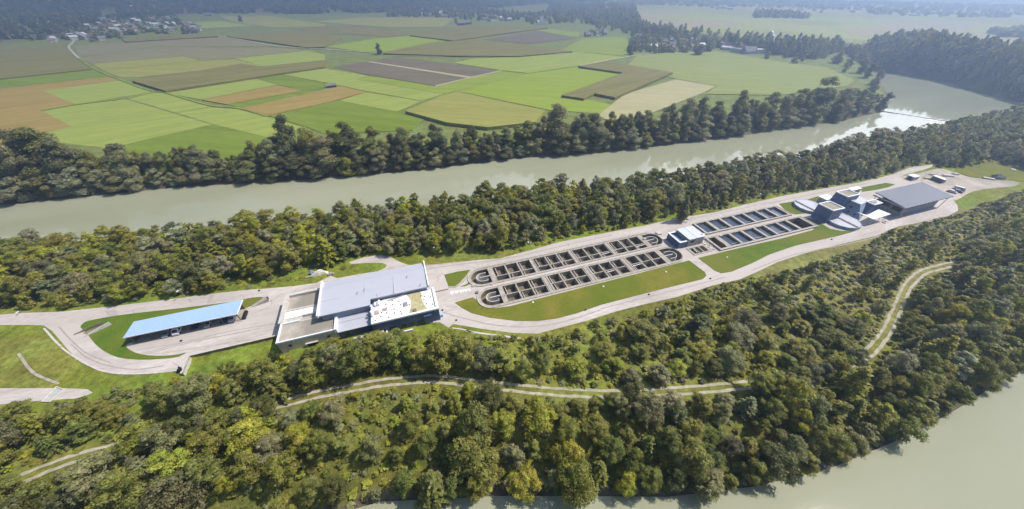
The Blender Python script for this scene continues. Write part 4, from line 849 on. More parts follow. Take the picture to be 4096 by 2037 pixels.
for i, (p, l, w_) in enumerate(((c7(1245, 440), 6.5, 1.6), (c7(1375, 408), 4.0, 1.6), (c7(945, 490), 7.5, .9), (c7(985, 420), 4.0, 1.2))):
    x, y = U(p, .5); o = MB()
    for j in range(3): o.obox((x + .12 * j, y), deg(-20 + 4 * j), l - .5 * j, w_, .05 + .3 * j, .33 + .3 * j)
    setp(o.build('slab_stack', 'concrete_pale'), ('stack of pale slabs beyond the long container', 'short stack of pale slabs at the meadow edge', 'pale beams lying between shed and long container', 'pale stack behind the long container')[i], 'stack')
x, y = U(c7(790, 520)); t = thing('floodlight_mast', 'slim mast among the beams of the storage yard', 'mast', (x, y, 0)); MB().tube((x, y, 0), (x, y, 5.2), .09).build('pole', 'steel', t); MB().obox((x, y), E1, .9, .3, 5.2, 5.5).build('lamp_head', 'whitemetal', t)
vehicle(LU(*U(c7(1450, 665), .8)), R(-75), 'carsilver', 'pale flat topped van standing on the gravel yard', 'van', .06, 5.2, 2.0, 2.0, 'van')
vehicle(LU(*U(c7(1320, 712), .6)), R(-75), 'carsilver', 'silver car standing on the yard before the pale van', 'car', .06)
vehicle(LU(*U(c7(1420, 705), .6)), R(-70), 'cardark', 'dark car between the silver car and pale van', 'car', .06)
def rock(p, s, label, name='boulder', m='rock', cat='boulder', seed=0):
    r_ = np.random.default_rng(seed); x, y = U(p); b = bmesh.new(); bmesh.ops.create_icosphere(b, subdivisions=2, radius=1)
    vs = []
    for v in b.verts:
        q = np.array(v.co); k = 1 + .28 * math.sin(q[0] * 4 + seed) * math.cos(q[1] * 5) + r_.normal(0, .08); q = q * k; vs.append((x + q[0] * s[0], y + q[1] * s[1], max(q[2], -.1) * s[2]))
    mb = MB().add(vs, [tuple(v.index for v in f.verts) for f in b.faces]); b.free(); return setp(mb.build(name, m), label, cat)
rock(c7(2085, 480), (3.4, 2.6, 2.6), 'dark boulder heap at the edge of the far meadow', seed=2)
x, y = U(c7(1935, 497)); setp(MB().obox((x, y), deg(-35), 5.5, 2.0, .1, .5).obox((x, y), deg(-35), 5.2, 1.8, .5, .8).build('timber_stack', 'concrete_pale'), 'pale timber stack leaning by the dark boulder heap', 'stack')
rock(c7(2355, 342), (1.6, 1.6, .7), 'pale round stone on the far meadow', m='concrete_pale', cat='stone', name='stone', seed=5)
# tarpaulin pile behind the main building
def heap(p, rx, ry, h, m, label, name, seed, cat):
    r_ = np.random.default_rng(seed); x, y = U(p); n, k = 26, 8; V, F_ = [(x, y, h)], []
    for i in range(1, k + 1):
        for j in range(n):
            a = 6.2832 * j / n; q = i / k; rr = q * (1 + .18 * math.sin(3 * a + seed) + .1 * math.sin(7 * a))
            z = h * (1 - q ** 2.2) * (1 + .35 * math.sin(a * 4 + i * 1.3 + seed) * q) + (.12 * r_.random())
            u_, v_ = rr * rx * math.cos(a), rr * ry * math.sin(a); V.append((x + u_ * E1[0] + v_ * E2[0], y + u_ * E1[1] + v_ * E2[1], max(z, 0) if i < k else -.05))
    F_ += [(0, 1 + j, 1 + (j + 1) % n) for j in range(n)]
    for i in range(k - 1): F_ += [(1 + i * n + j, 1 + (i + 1) * n + j, 1 + (i + 1) * n + (j + 1) % n, 1 + i * n + (j + 1) % n) for j in range(n)]
    return setp(MB().add(V, F_).build(name, m), label, cat)
heap(c2(970, 372), 3.6, 1.7, 1.7, 'tarp', 'beige sheeted heap behind the plant building', 'covered_heap', 3, 'heap')
heap(c2(895, 375), 1.0, .9, 2.1, 'tarpblue', 'crumpled blue tarpaulin on the left of the beige heap', 'tarpaulin', 8, 'tarpaulin')
x, y = U(c2(865, 410)); setp(MB().obox((x, y), E1, 3.0, .9, 0, .55).build('timber_stack', 'concrete'), 'pale planks lying before the blue tarpaulin', 'planks')
x, y = U(c2(1090, 383)); setp(MB().obox((x, y), E1, 2.4, 1.3, 0, .7).obox((x + .2, y), E1, 1.5, .9, .7, 1.2).build('rubble_heap', 'concrete'), 'small rubble pile right of the beige heap', 'rubble')
# ------------------------------------------------------------------ lamps, rails, small fittings
def lamp(p, h, label):
    x, y = U(p); t = thing('street_lamp', label, 'lamp', (x, y, 0), 'lamp posts of the plant roads')
    MB().tube((x, y, 0), (x, y, h), .10, .06).build('pole', 'steel', t); MB().tube((x, y, h), (x - .1, y - .7, h + .15), .05).build('arm', 'steel', t); MB().obox((x - .1, y - .9), (0, 1), 1.0, .4, h + .08, h + .24).build('lamp_head', 'whitemetal', t)
lamp(c1(1360, 347), 4.2, 'lamp post with white head on the road above the carport')
lamp(c3(93, 470), 5, 'lamp post at the wood edge behind the plant building')
lamp(c3(880, 425), 5, 'lamp post at the wood edge above the basins')
lamp(c4(730, 352), 5, 'lamp post at the road edge above the blue tanks')
lamp(c1(170, 460), 1.2, 'low white lamp beside the road at the far left')
def rail(pts, label, h=1.0, step=1.6):
    P = [np.array(p) for p in pts]; t = thing('guard_rail', label, 'railing', (*P[0], .25)); k = 0
    for a, b in zip(P, P[1:]):
        n = max(int(np.linalg.norm(b - a) / step), 1)
        for i in range(n):
            q = a + (b - a) * i / n
            if k < 100: MB().tube((*q, .1), (*q, .25 + h), .035, n=6).build('rail_post', 'steel', t); k += 1
        MB().tube((*a, .25 + h), (*b, .25 + h), .03, n=6).build('top_rail', 'steel', t); MB().tube((*a, .25 + h * .5), (*b, .25 + h * .5), .025, n=6).build('middle_rail', 'steel', t)
rail([W(20, 112.6), W(112, 112.75)], 'steel railing along the upper basins by the road', 1.0, 2.4)
rail([W(141, 112.3), W(197, 112.3)], 'steel railing along the upper blue tanks', 1.0, 2.4)
rail([U(c3(148, 640)), U(c3(118, 658)), U(c3(128, 708))], 'short steel railing at the corner of the small lawn', .9)
setp(MB().box(.4, 6.9, 104.5, 104.75, .03, .35).build('low_wall', 'concrete_dark'), 'low dark kerb wall between plant building and white road strokes', 'wall')
for i, (p, s) in enumerate(((c3(445, 795), .75), (c3(412, 735), .9), (c3(570, 718), 1.0))):
    x, y = U(p); setp(MB().tube((x, y, .02), (x, y, .3 if i else .55), s, s * .9, 16).tube((x, y, .3 if i else .55), (x, y, .34 if i else .6), s * .5, n=12).build('manhole_shaft', 'concrete_dark' if not i else 'concrete'), ('dark manhole shaft below the basin path', 'pale round manhole at the upper basin end', 'round manhole between the two basin ends')[i], 'manhole')
for i, p in enumerate((c3(1912, 810), c3(1370, 942), c3(268, 1030), c1(1328, 668), c2(352, 548), c2(2145, 527), c2(2230, 748), c4(415, 888), c4(1250, 618))):
    x, y = U(p); setp(MB().obox((x, y), E1, .6, .5, .03, .4).obox((x, y), E1, .3, .3, .4, .55).build('drain_box', 'dark'), 'dark drain box on the ' + ('lower road below the olive lawn', 'lower road at the lawn bend', 'road bend by the plant building', 'plaza before the carport', 'road above the plaza', 'yard right of the grey hall roof', 'yard corner by the white roof', 'junction below the blue tanks', 'lower road near the clarifier')[i], 'drain')
for i, p in enumerate((c3(922, 878), c3(1522, 742), c3(2057, 617), c4(530, 742))):
    x, y = U(p); setp(MB().tube((x, y, .1), (x, y, .4), .45, .3, 10).build('lawn_hatch', 'white'), 'small white hatch on the ' + ('left end of the olive lawn', 'middle of the olive lawn', 'right end of the olive lawn', 'bright lawn below the tanks')[i], 'hatch')
#PART3
# ------------------------------------------------------------------ trees
def quads(C, Nrm, S, r_):
    """leaf quads: centres, facing, sizes"""
    n = len(C); Nrm = Nrm / (np.linalg.norm(Nrm, axis=1)[:, None] + 1e-9)
    a = r_.normal(size=(n, 3)); a -= (a * Nrm).sum(1)[:, None] * Nrm; a /= np.linalg.norm(a, axis=1)[:, None] + 1e-9
    b = np.cross(Nrm, a); h = (S / 2)[:, None]; k = r_.uniform(.6, 1.0, n)[:, None]
    V = np.stack([C - a * h - b * h * k * .6, C + a * h * .7 - b * h * k, C + a * h + b * h * k * .6, C - a * h * .7 + b * h * k], 1).reshape(-1, 3)
    return V, np.arange(4 * n).reshape(n, 4)
def crown(seed, H, Rr, n, leaf, kind='broad', t0=.22):
    r_ = np.random.default_rng(seed); P, Nn = [], []
    if kind in ('broad', 'tall', 'shrub', 'round'):
        nl = {'broad': 34, 'tall': 32, 'shrub': 12, 'round': 18}[kind]; lob = []
        for i in range(nl):
            t = (i + r_.random()) / nl; e = math.sin(math.pi * min(1, .16 + .80 * t)) ** .75
            a = r_.uniform(0, 6.283); rad = Rr * e * math.sqrt(r_.random()) * .78
            lob.append((rad * math.cos(a), rad * math.sin(a), H * (t0 + (.93 - t0) * t), Rr * (r_.uniform(.20, .40) if kind != 'round' else r_.uniform(.38, .58)) * (1.1 - .45 * t)))
        w = np.array([l[3] ** 2 for l in lob]); w /= w.sum()
        for l, q in zip(lob, w):
            m = int(n * q) + 1; d = r_.normal(size=(m, 3)); d /= np.linalg.norm(d, axis=1)[:, None]; d[:, 2] = np.where(d[:, 2] < -.35, -d[:, 2], d[:, 2])
            rr = l[3] * r_.uniform(.55, 1.12, m) * (1 + .18 * np.sin(d[:, 0] * 7 + l[0]) * np.cos(d[:, 2] * 6 + l[1]))
            P.append(np.array(l[:3]) + d * rr[:, None] * np.array([1, 1, .85])); Nn.append(d + np.array([0, 0, .25]) + r_.normal(0, .42, (m, 3)))
    else:
        tiers = 15
        for i in range(tiers):
            t = i / tiers; z = H * (.1 + .9 * t); R0 = Rr * (1 - t) ** .85 + .15; nb = 6 + int(5 * (1 - t))
            for j in range(nb):
                a = 6.283 * (j + r_.random()) / nb; L_ = R0 * r_.uniform(.7, 1.15); m = max(int(n * L_ / (tiers * Rr * 4.2)), 3); s = r_.random(m) ** .7
                x = s * L_; P.append(np.stack([x * math.cos(a) + r_.normal(0, .13, m), x * math.sin(a) + r_.normal(0, .13, m), z + .25 * x - .09 * x * x + r_.normal(0, .14, m)], 1))
                Nn.append(np.array([math.cos(a) * .4, math.sin(a) * .4, 1]) + r_.normal(0, .5, (m, 3)))
    P, Nn = np.concatenate(P), np.concatenate(Nn)
    return quads(P, Nn, leaf * r_.uniform(.6, 1.5, len(P)), r_)
def trunk(seed, H, r0):
    r_ = np.random.default_rng(seed); mb = MB(); top = Vector((r_.normal(0, .3), r_.normal(0, .3), H * .62))
    mid = Vector((r_.normal(0, .15), r_.normal(0, .15), H * .3)); mb.tube((0, 0, -.6), mid, r0, r0 * .7, 7).tube(mid, top, r0 * .7, r0 * .3, 7)
    for i in range(5):
        a = 6.283 * i / 5 + r_.random(); s = mid.lerp(top, r_.random() * .8); mb.tube(s, s + Vector((math.cos(a) * H * .2, math.sin(a) * H * .2, H * r_.uniform(.12, .24))), r0 * .35, r0 * .1, 5)
    m = bpy.data.meshes.new('trunk'); m.from_pydata([tuple(v) for v in mb.v], [], mb.f); m.materials.append(M['bark']); m.update(); return m
PROTO = {}
def protos(key, count, H, Rr, n, leaf, kind, t0=.22):
    PROTO[key] = []
    for i in range(count):
        r_ = np.random.default_rng(sum(map(ord, key)) + 17 * i)
        V, F_ = crown(sum(map(ord, key)) * 7 + i, H * r_.uniform(.9, 1.1), Rr * r_.uniform(.88, 1.15), n, leaf, kind, t0)
        PROTO[key].append((raw_mesh('crown', V, F_, ['leaf']), trunk(i + 3, H, .022 * H) if kind != 'shrub' else None))
protos('broad', 12, 12, 4.3, 7000, .30, 'broad')
protos('slim', 6, 13, 3.2, 5600, .30, 'tall', .16)
protos('larch', 3, 14, 3.4, 4200, .36, 'conifer')
protos('shrub', 6, 3.0, 2.3, 1100, .25, 'shrub', .1)
protos('river', 8, 25, 8.2, 12000, .54, 'round', .04)
TINT = {'dark-green': (.130, .146, .042), 'mid-green': (.210, .232, .054), 'olive-green': (.268, .272, .058), 'yellow-green': (.345, .355, .052), 'lime-green': (.40, .45, .062), 'grey-green': (.272, .275, .120), 'silvery-green': (.345, .345, .19), 'dusky-green': (.175, .180, .080)}
NUM = 'zero one two three four five six seven eight nine ten eleven twelve thirteen fourteen fifteen sixteen seventeen eighteen nineteen twenty'.split()
ORD = 'zeroth first second third fourth fifth sixth seventh eighth ninth tenth eleventh twelfth thirteenth fourteenth fifteenth sixteenth seventeenth eighteenth nineteenth twentieth'.split()
TENS = {2: ('twenty', 'twentieth'), 3: ('thirty', 'thirtieth'), 4: ('forty', 'fortieth'), 5: ('fifty', 'fiftieth')}
def card(n): return NUM[n] if n <= 20 else TENS[n // 10][0] + ('-' + NUM[n % 10] if n % 10 else '')
def ordn(n): return ORD[n] if n <= 20 else (TENS[n // 10][0] + '-' + ORD[n % 10] if n % 10 else TENS[n // 10][1])
def want(o, base, cat, group): o['category'] = cat; o['group'] = group; PENDING.append((o, base))
def finish_labels():
    by = {}
    for o, b in PENDING: by.setdefault(b, []).append(o)
    for b, os_ in by.items():
        os_.sort(key=lambda o: proj(*o.location)[0]); n = len(os_)
        for i, o in enumerate(os_):
            o['label'] = b if n == 1 else b + (f', leftmost of {card(n)}' if i == 0 else f', rightmost of {card(n)}' if i == n - 1 else f', {ordn(i + 1)} from left of {card(n)}')
def vary(c, k=.10):
    f = 1 + random.uniform(-k, k); return (c[0] * f * random.uniform(.92, 1.08), c[1] * f, c[2] * f * random.uniform(.85, 1.15), 1)
def plant(name, key, x, y, hgt, wid, tint, base, cat, group, z=None, parts=True):
    cm, tm_ = random.choice(PROTO[key]); H0 = {'broad': 12, 'slim': 13, 'larch': 14, 'shrub': 3.0, 'river': 25}[key]; R0 = {'broad': 4.3, 'slim': 3.2, 'larch': 3.4, 'shrub': 2.3, 'river': 8.2}[key]
    z = gz(x, y) if z is None else z
    s = (wid / R0, wid / R0 * random.uniform(.88, 1.12), hgt / H0)
    if tm_ is None or not parts:
        o = bpy.data.objects.new(name, cm); COL.objects.link(o); o.color = vary(TINT[tint])
    else:
        o = bpy.data.objects.new(name, None); COL.objects.link(o); o.empty_display_size = .5
        for nm_, me_ in (('trunk', tm_), ('crown', cm)):
            c = bpy.data.objects.new(nm_, me_); COL.objects.link(c); c.parent = o
            if nm_ == 'crown': c.color = vary(TINT[tint])
    o.location = (x, y, z); o.scale = s; o.rotation_euler = (random.uniform(-.04, .04), random.uniform(-.04, .04), random.uniform(0, 6.283))
    want(o, base, cat, group); return o
def inpoly(p, poly):
    x, y = p; c = False; n = len(poly); j = n - 1
    for i in range(n):
        if (poly[i][1] > y) != (poly[j][1] > y) and x < (poly[j][0] - poly[i][0]) * (y - poly[i][1]) / (poly[j][1] - poly[i][1]) + poly[i][0]: c = not c
        j = i
    return c
def segd(p, line):
    best = 1e9
    for a, b in zip(line, line[1:]):
        ex, ey = b[0] - a[0], b[1] - a[1]; t = max(0, min(1, ((p[0] - a[0]) * ex + (p[1] - a[1]) * ey) / (ex * ex + ey * ey + 1e-9)))
        best = min(best, math.hypot(p[0] - a[0] - ex * t, p[1] - a[1] - ey * t))
    return best
def scatter(poly_px, spacing, z=0.0, tries=9000, keep=None):
    """spread points evenly over a piece of ground outlined in the photograph"""
    P = [U(p, z) for p in poly_px]; xs = [p[0] for p in P]; ys = [p[1] for p in P]; out, grid = [], {}
    area = (max(xs) - min(xs)) * (max(ys) - min(ys)); n = int(min(area / (spacing if not callable(spacing) else 5) ** 2 * 14, 90000))
    for _ in range(n):
        x, y = random.uniform(min(xs), max(xs)), random.uniform(min(ys), max(ys))
        if not inpoly((x, y), P): continue
        s = spacing(x, y) if callable(spacing) else spacing
        gx_, gy_ = int(x // 8), int(y // 8)
        if any((x - a) ** 2 + (y - b) ** 2 < s * s for i in (-1, 0, 1) for j in (-1, 0, 1) for a, b in grid.get((gx_ + i, gy_ + j), ())): continue
        if keep and not keep(x, y): continue
        grid.setdefault((gx_, gy_), []).append((x, y)); out.append((x, y))
    return out
PAVE_PX = PAVEV
TRPX = [[D(*p) for p in s] for s in ([(690, 1021), (800, 993), (900, 975), (1000, 960), (1110, 956), (1190, 963)], [(1270, 975), (1420, 988)], [(1655, 985), (1800, 976), (1890, 970)], [(2190, 893), (2215, 858), (2243, 810), (2264, 760), (2290, 712), (2325, 684), (2370, 671)], [(50, 1204), (180, 1158), (330, 1112)])]
LOWPX = [c1(-200, 1014), c1(430, 1012), c1(600, 1030), c1(560, 1085), c1(250, 1108), c1(-200, 1133)]
LAWNPX = [D(*p) for p in [(-50, 820), (110, 815), (230, 920), (300, 945), (480, 938), (470, 905), (700, 840), (705, 875), (560, 905), (350, 965), (220, 975), (0, 980)]]
def blocks(x, y, h, w, z):
    """would this crown hide road, track or lawn that the photograph shows?"""
    cx, cy, dep = proj(x, y, z + h * .58); rp = FPX / dep
    pts = [(cx + rp * w * .8 * math.cos(a), cy + rp * h * .40 * math.sin(a)) for a in np.arange(0, 6.28, .6)] + [proj(x, y, z + h * .95)[:2]]
    for p in pts:
        if inpoly(p, PAVE_PX) or inpoly(p, LOWPX) or inpoly(p, LAWNPX): return True
        if segd(p, TRPX[0]) < 13 or any(segd(p, t_) < (24 if t_ is TRPX[3] else 10) for t_ in TRPX[1:]): return True
    return False
def landmark(u): return 'carport' if u < -72 else 'plant building' if u < 4 else 'left basins' if u < 62 else 'right basins' if u < 114 else 'blue tanks' if u < 200 else 'open hall'
SCRUB = [D(*p) for p in [(1960, 700), (2080, 655), (2190, 612), (2300, 570), (2420, 535), (2620, 465), (2640, 540), (2500, 590), (2420, 650), (2330, 665), (2270, 715), (2225, 790), (2120, 800), (2020, 775), (1940, 735)]]
SCRUB_W = [U(p) for p in SCRUB]
CLEAR = [D(*p) for p in [(1150, 845), (1310, 862), (1330, 880), (1250, 905), (1170, 895)]]; CLEAR_W = [U(p) for p in CLEAR]
CLEAR2_W = [U(D(*p)) for p in [(820, 1010), (960, 985), (1180, 980), (1230, 1010), (1160, 1055), (1010, 1075), (880, 1060)]]
NEAR = [D(*p) for p in [(-420, 1030), (-60, 1030), (60, 1042), (230, 1012), (330, 985), (480, 945), (620, 915), (720, 893), (900, 868), (1100, 836), (1180, 850), (1400, 850), (1520, 815), (1640, 780), (1740, 745), (1830, 715), (1960, 690), (2050, 668), (2130, 640), (2190, 612), (2260, 580), (2420, 535), (2640, 460), (2900, 430), (3100, 600), (2700, 850), (2576, 960), (2450, 1060), (2300, 1130), (2100, 1200), (1900, 1240), (1680, 1290), (1250, 1300), (1000, 1320), (900, 1420), (700, 1560), (-420, 1560)]]
def near_ok(x, y):
    return sdp((x, y), RIVER2) > 1.0 and segd((x, y), TRACK_W) > 3.6 and sdp((x, y), PAVE_W) > 1.5
pts = scatter(NEAR, lambda x, y: 4.0 if inpoly((x, y), SCRUB_W) else 5.2, keep=near_ok)
def side_of_track(x, y):
    i = int(np.argmin([(a - x) ** 2 + (b - y) ** 2 for a, b in TRACK_W])); return LU(x, y)[1] > LU(*TRACK_W[i])[1]
cand = []
for x, y in pts:
    u, v = LU(x, y); z = gz(x, y); scrub = inpoly((x, y), SCRUB_W); nn = float(noise2(x, y, .045, 4))
    h = random.uniform(1.0, 3.1) if scrub else random.triangular(4.8, 15, 9.0) * (1 + .16 * nn); w = h * random.uniform(.6, .9) if scrub else h * random.uniform(.33, .46)
    if scrub and random.random() < .12: h, w = random.uniform(5, 8), 2.6
    if inpoly((x, y), CLEAR_W): h, w = random.uniform(1.2, 2.4), random.uniform(1.2, 1.8)
    elif sdp((x, y), PAVE_W) < 9 and not scrub: h *= .62; w *= .8
    if u > 30 and not scrub and side_of_track(x, y): h *= .60; w *= .84
    k = 0
    while blocks(x, y, h, w, z) and k < 4: h *= .68; w *= .78; k += 1
    if k == 4: continue
    px, py, dep = proj(x, y, z + h * .6)
    if px < -300 or px > 4400 or py > 2037 + FPX / dep * h * .7 or py < 0: continue
    if inpoly((x, y), CLEAR2_W): h, w = (random.uniform(1.5, 3.4), random.uniform(1.4, 2.2)) if random.random() < .75 else (random.uniform(5, 8), 2.6)
    tint = random.choices(list(TINT), (.06, .27, .33, .12, .01, .14, .02, .05))[0] if not scrub else random.choice(['olive-green', 'grey-green', 'mid-green', 'yellow-green', 'silvery-green'])
    if u > 150 and tint in ('yellow-green', 'lime-green') and random.random() < .7: tint = 'grey-green'
    if inpoly((x, y), CLEAR2_W) or inpoly((x, y), CLEAR_W): tint = random.choice(['yellow-green', 'olive-green', 'lime-green', 'yellow-green'])
    if nn > .45 and random.random() < .5: tint = random.choice(['yellow-green', 'olive-green'])
    if nn < -.45 and random.random() < .5: tint = random.choice(['dark-green', 'mid-green'])
    cand.append([x, y, z, h, w, tint, u, v, FPX / dep * w * h * FPX / dep])
big = sorted([c for c in cand if c[3] >= 4.9], key=lambda c: -c[8]); small = sorted([c for c in cand if c[3] < 4.9], key=lambda c: -c[8])
MASS = {}
def mass(key, x, y, z, h, w, tint): MASS.setdefault(key, []).append((x, y, z, h, w, TINT[tint]))
# the pale feathery larches that stand out of the near wood
for (bx, by, tx, ty, w) in ((668, 1080, 634, 966, 2.6), (2120, 985, 2080, 905, 5.0), (2330, 905, 2350, 850, 4.6), (470, 1195, 440, 1125, 4.4)):
    x, y = U(D(bx, by)); z = gz(x, y); lab = {668: 'slender lime-green feathery tree leaning over the track below the plant building', 2120: 'large yellow-green feathery tree where the track curves away', 2330: 'yellow-green feathery tree right of the curving track', 470: 'broad lime-green feathery tree deep in the wood below the carport'}[bx]
    big = [c for c in big if math.hypot(c[0] - x, c[1] - y) > 4.5]
    plant('larch_tree', 'larch' if bx != 470 else 'broad', x, y, 15 if bx != 470 else 12, w, 'lime-green' if bx in (668, 470) else 'yellow-green', lab, 'tree', 'feathery trees of the near wood')
for i, (x, y, z, h, w, tint, u, v, a) in enumerate(big):
    if i >= 300: mass('near', x, y, z, h, w, tint); continue
    tr = segd((x, y), TRACK_W); row = 'on the bank' if sdp((x, y), RIVER2) < 13 else 'beside the track' if tr < 7.5 else 'between track and plant' if side_of_track(x, y) else 'between track and river'
    size = 'tall' if h > 11 else 'middling' if h > 7.5 else 'low'
    plant('woodland_tree', random.choices(['broad', 'slim', 'larch'], (.78, .17, .05))[0], x, y, h, w, tint, f'{size} {tint} tree {row} below the {landmark(u)}', 'tree', 'trees of the near wood', z)
for i, (x, y, z, h, w, tint, u, v, a) in enumerate(small):
    if i >= 290: mass('near', x, y, z, h, w, tint); continue
    plant('shrub', 'shrub', x, y, h, max(w, h * .55), tint, f'{"bigger" if h > 3.2 else "small"} {tint} shrub {"between track and plant" if side_of_track(x, y) else "between track and river"} below the {landmark(u)}', 'shrub', 'shrubs of the near wood', z)
TW = [proj(x, y, 0)[:2] for x, y in TRACK_W]; last = (0, 0)
for (x, y), (px, py) in zip(TRACK_W, TW):
    if min(segd((px, py), t_) for t_ in TRPX) < 26 or not -60 < px < 3700 or math.hypot(x - last[0], y - last[1]) < 4.2: continue
    last = (x, y); q = math.hypot(x, y); d_ = random.uniform(3.6, 5.4); bx, by = x - x / q * d_, y - y / q * d_; h = random.uniform(7, 10) if px > 2700 or px < 1100 else random.uniform(3.6, 6.5)
    if h < 6.6 and random.random() < .45: continue
    tint = random.choice(['mid-green', 'olive-green', 'dark-green', 'grey-green', 'dusky-green'])
    plant('trackside_tree', 'broad', bx, by, h, h * random.uniform(.36, .44), tint, f'{tint} tree hiding the gravel track below the {landmark(LU(bx, by)[0])}', 'tree', 'trees standing over the track')
# undergrowth: one tangle no one could count
ug = scatter(NEAR, 2.0, keep=lambda x, y: sdp((x, y), RIVER2) > 1 and segd((x, y), TRACK_W) > 2.4 and sdp((x, y), PAVE_W) > .8 and random.random() < .85)
for x, y in ug:
    px, py, dep = proj(x, y, 0)
    if px < -250 or px > 4350 or py > 2200: continue
    h = random.uniform(.6, 1.7) * (1 if inpoly((x, y), SCRUB_W) else .85)
    if blocks(x, y, h, 1.0, gz(x, y)): h *= .4
    if h > .5: mass('under', x, y, gz(x, y), h, random.uniform(.9, 1.8), random.choice(['olive-green', 'yellow-green', 'silvery-green', 'grey-green'] if inpoly((x, y), SCRUB_W) else ['olive-green', 'yellow-green', 'mid-green', 'grey-green']))
# ---- riverside wood between plant and far river
BELT = [D(*p) for p in [(-700, 790), (-300, 705), (0, 640), (270, 618), (560, 590), (800, 560), (1000, 535), (1300, 498), (1560, 476), (1800, 448), (2000, 420), (2200, 376), (2330, 348), (2450, 316), (2576, 290), (2800, 330), (2760, 420), (2576, 425), (2500, 405), (2415, 425), (2350, 420), (2300, 424), (2200, 447), (2080, 470), (1950, 500), (1830, 527), (1710, 553), (1600, 580), (1480, 608), (1340, 625), (1200, 640), (1030, 640), (990, 650), (930, 662), (830, 682), (740, 708), (640, 725), (520, 745), (400, 756), (200, 772), (0, 790), (-400, 830), (-700, 880)]]
TOPL = [D(*p) for p in [(-400, 650), (-100, 612), (0, 596), (100, 572), (270, 545), (450, 528), (560, 516), (700, 528), (800, 505), (1000, 480), (1100, 466), (1300, 444), (1450, 440), (1560, 425), (1700, 416), (1800, 400), (2000, 372), (2200, 326), (2360, 302), (2480, 280), (2576, 250), (2800, 220)]]
def topy(px):
    for a, b in zip(TOPL, TOPL[1:]):
        if a[0] <= px <= b[0]: return a[1] + (b[1] - a[1]) * (px - a[0]) / (b[0] - a[0])
    return 0
GLADE = [U(p) for p in (c2(0, 500), c2(300, 470), c2(690, 370), c2(850, 290), c2(1270, 262), c2(1650, 180), c2(1740, 190), c2(2562, 130), c2(2562, 260), c2(1700, 330), c2(1300, 400), c2(0, 560))]
FAIR_W = [U(p) for p in FAIR]
bp_ = scatter(BELT, 5.3, keep=lambda x, y: sdp((x, y), RIVER) > 2 and sdp((x, y), PAVE_W) > 2.2 and sdp((x, y), GLADE) > 1 and sdp((x, y), FAIR_W) > 0)
bc = []
for x, y in bp_:
    z = gz(x, y); u, v = LU(x, y); nn = float(noise2(x, y, .05, 8)); h = random.triangular(6, 15, 10.5) * (1 + .12 * nn); dr = sdp((x, y), PAVE_W)
    if dr < 7: h *= .66
    if sdp((x, y), RIVER) < 14:
        while proj(x, y, z + h)[1] > topy(proj(x, y, z + h)[0]) + random.uniform(0, 16) and h < 19: h += .6
    px, py, dep = proj(x, y, z + h); k = 0
    while py < topy(px) - random.uniform(-8, 14) and k < 5: h *= .88; px, py, dep = proj(x, y, z + h); k += 1
    if px < -250 or px > 4350: continue
    if h < 4: h = 4
    tint = random.choices(list(TINT), (.03, .18, .30, .12, .01, .26, .08, .02))[0]
    if u < -55 and random.random() < .35: tint = random.choice(['yellow-green', 'olive-green'])
    if u > 120: tint = random.choice(['grey-green', 'olive-green', 'mid-green', 'dusky-green', 'grey-green', 'silvery-green'])
    bc.append([x, y, z, h, h * random.uniform(.36, .47), tint, u, dr, FPX / dep * h * h * FPX / dep])
bc.sort(key=lambda c: -c[8])
for i, (x, y, z, h, w, tint, u, dr, a) in enumerate(bc):
    if i >= 300: mass('belt', x, y, z, h, w, tint); continue
    row = 'at the road edge' if dr < 9 else 'by the river' if sdp((x, y), RIVER) < 12 else 'inside the wood'
    plant('riverside_tree', random.choices(['broad', 'slim', 'larch'], (.7, .27, .03))[0], x, y, h, w, tint, f'{"tall" if h > 10.5 else "low"} {tint} tree {row} behind the {landmark(u)}', 'tree', 'trees of the wood between plant and river', z)
plant('larch_tree', 'larch', *U(D(1712, 556)), 15, 3.6, 'dusky-green', 'tall dark pointed tree shading the road behind the pump house', 'tree', 'trees of the wood between plant and river')
plant('riverside_tree', 'broad', *U(D(985, 636)), 9.5, 3.6, 'silvery-green', 'round pale silvery tree alone at the road loop behind the plant building', 'tree', 'trees of the wood between plant and river')
for x, y in scatter(BELT, 2.6, keep=lambda x, y: sdp((x, y), RIVER) > 1 and sdp((x, y), PAVE_W) > 1.5 and random.random() < .7):
    px, py, dep = proj(x, y, 0)
    if -250 < px < 4350: mass('under', x, y, gz(x, y), random.uniform(.6, 2.2) if sdp((x, y), GLADE) > 0 else random.uniform(.3, .7), random.uniform(.9, 1.8), random.choice(['olive-green', 'mid-green', 'dusky-green', 'grey-green', 'yellow-green']))
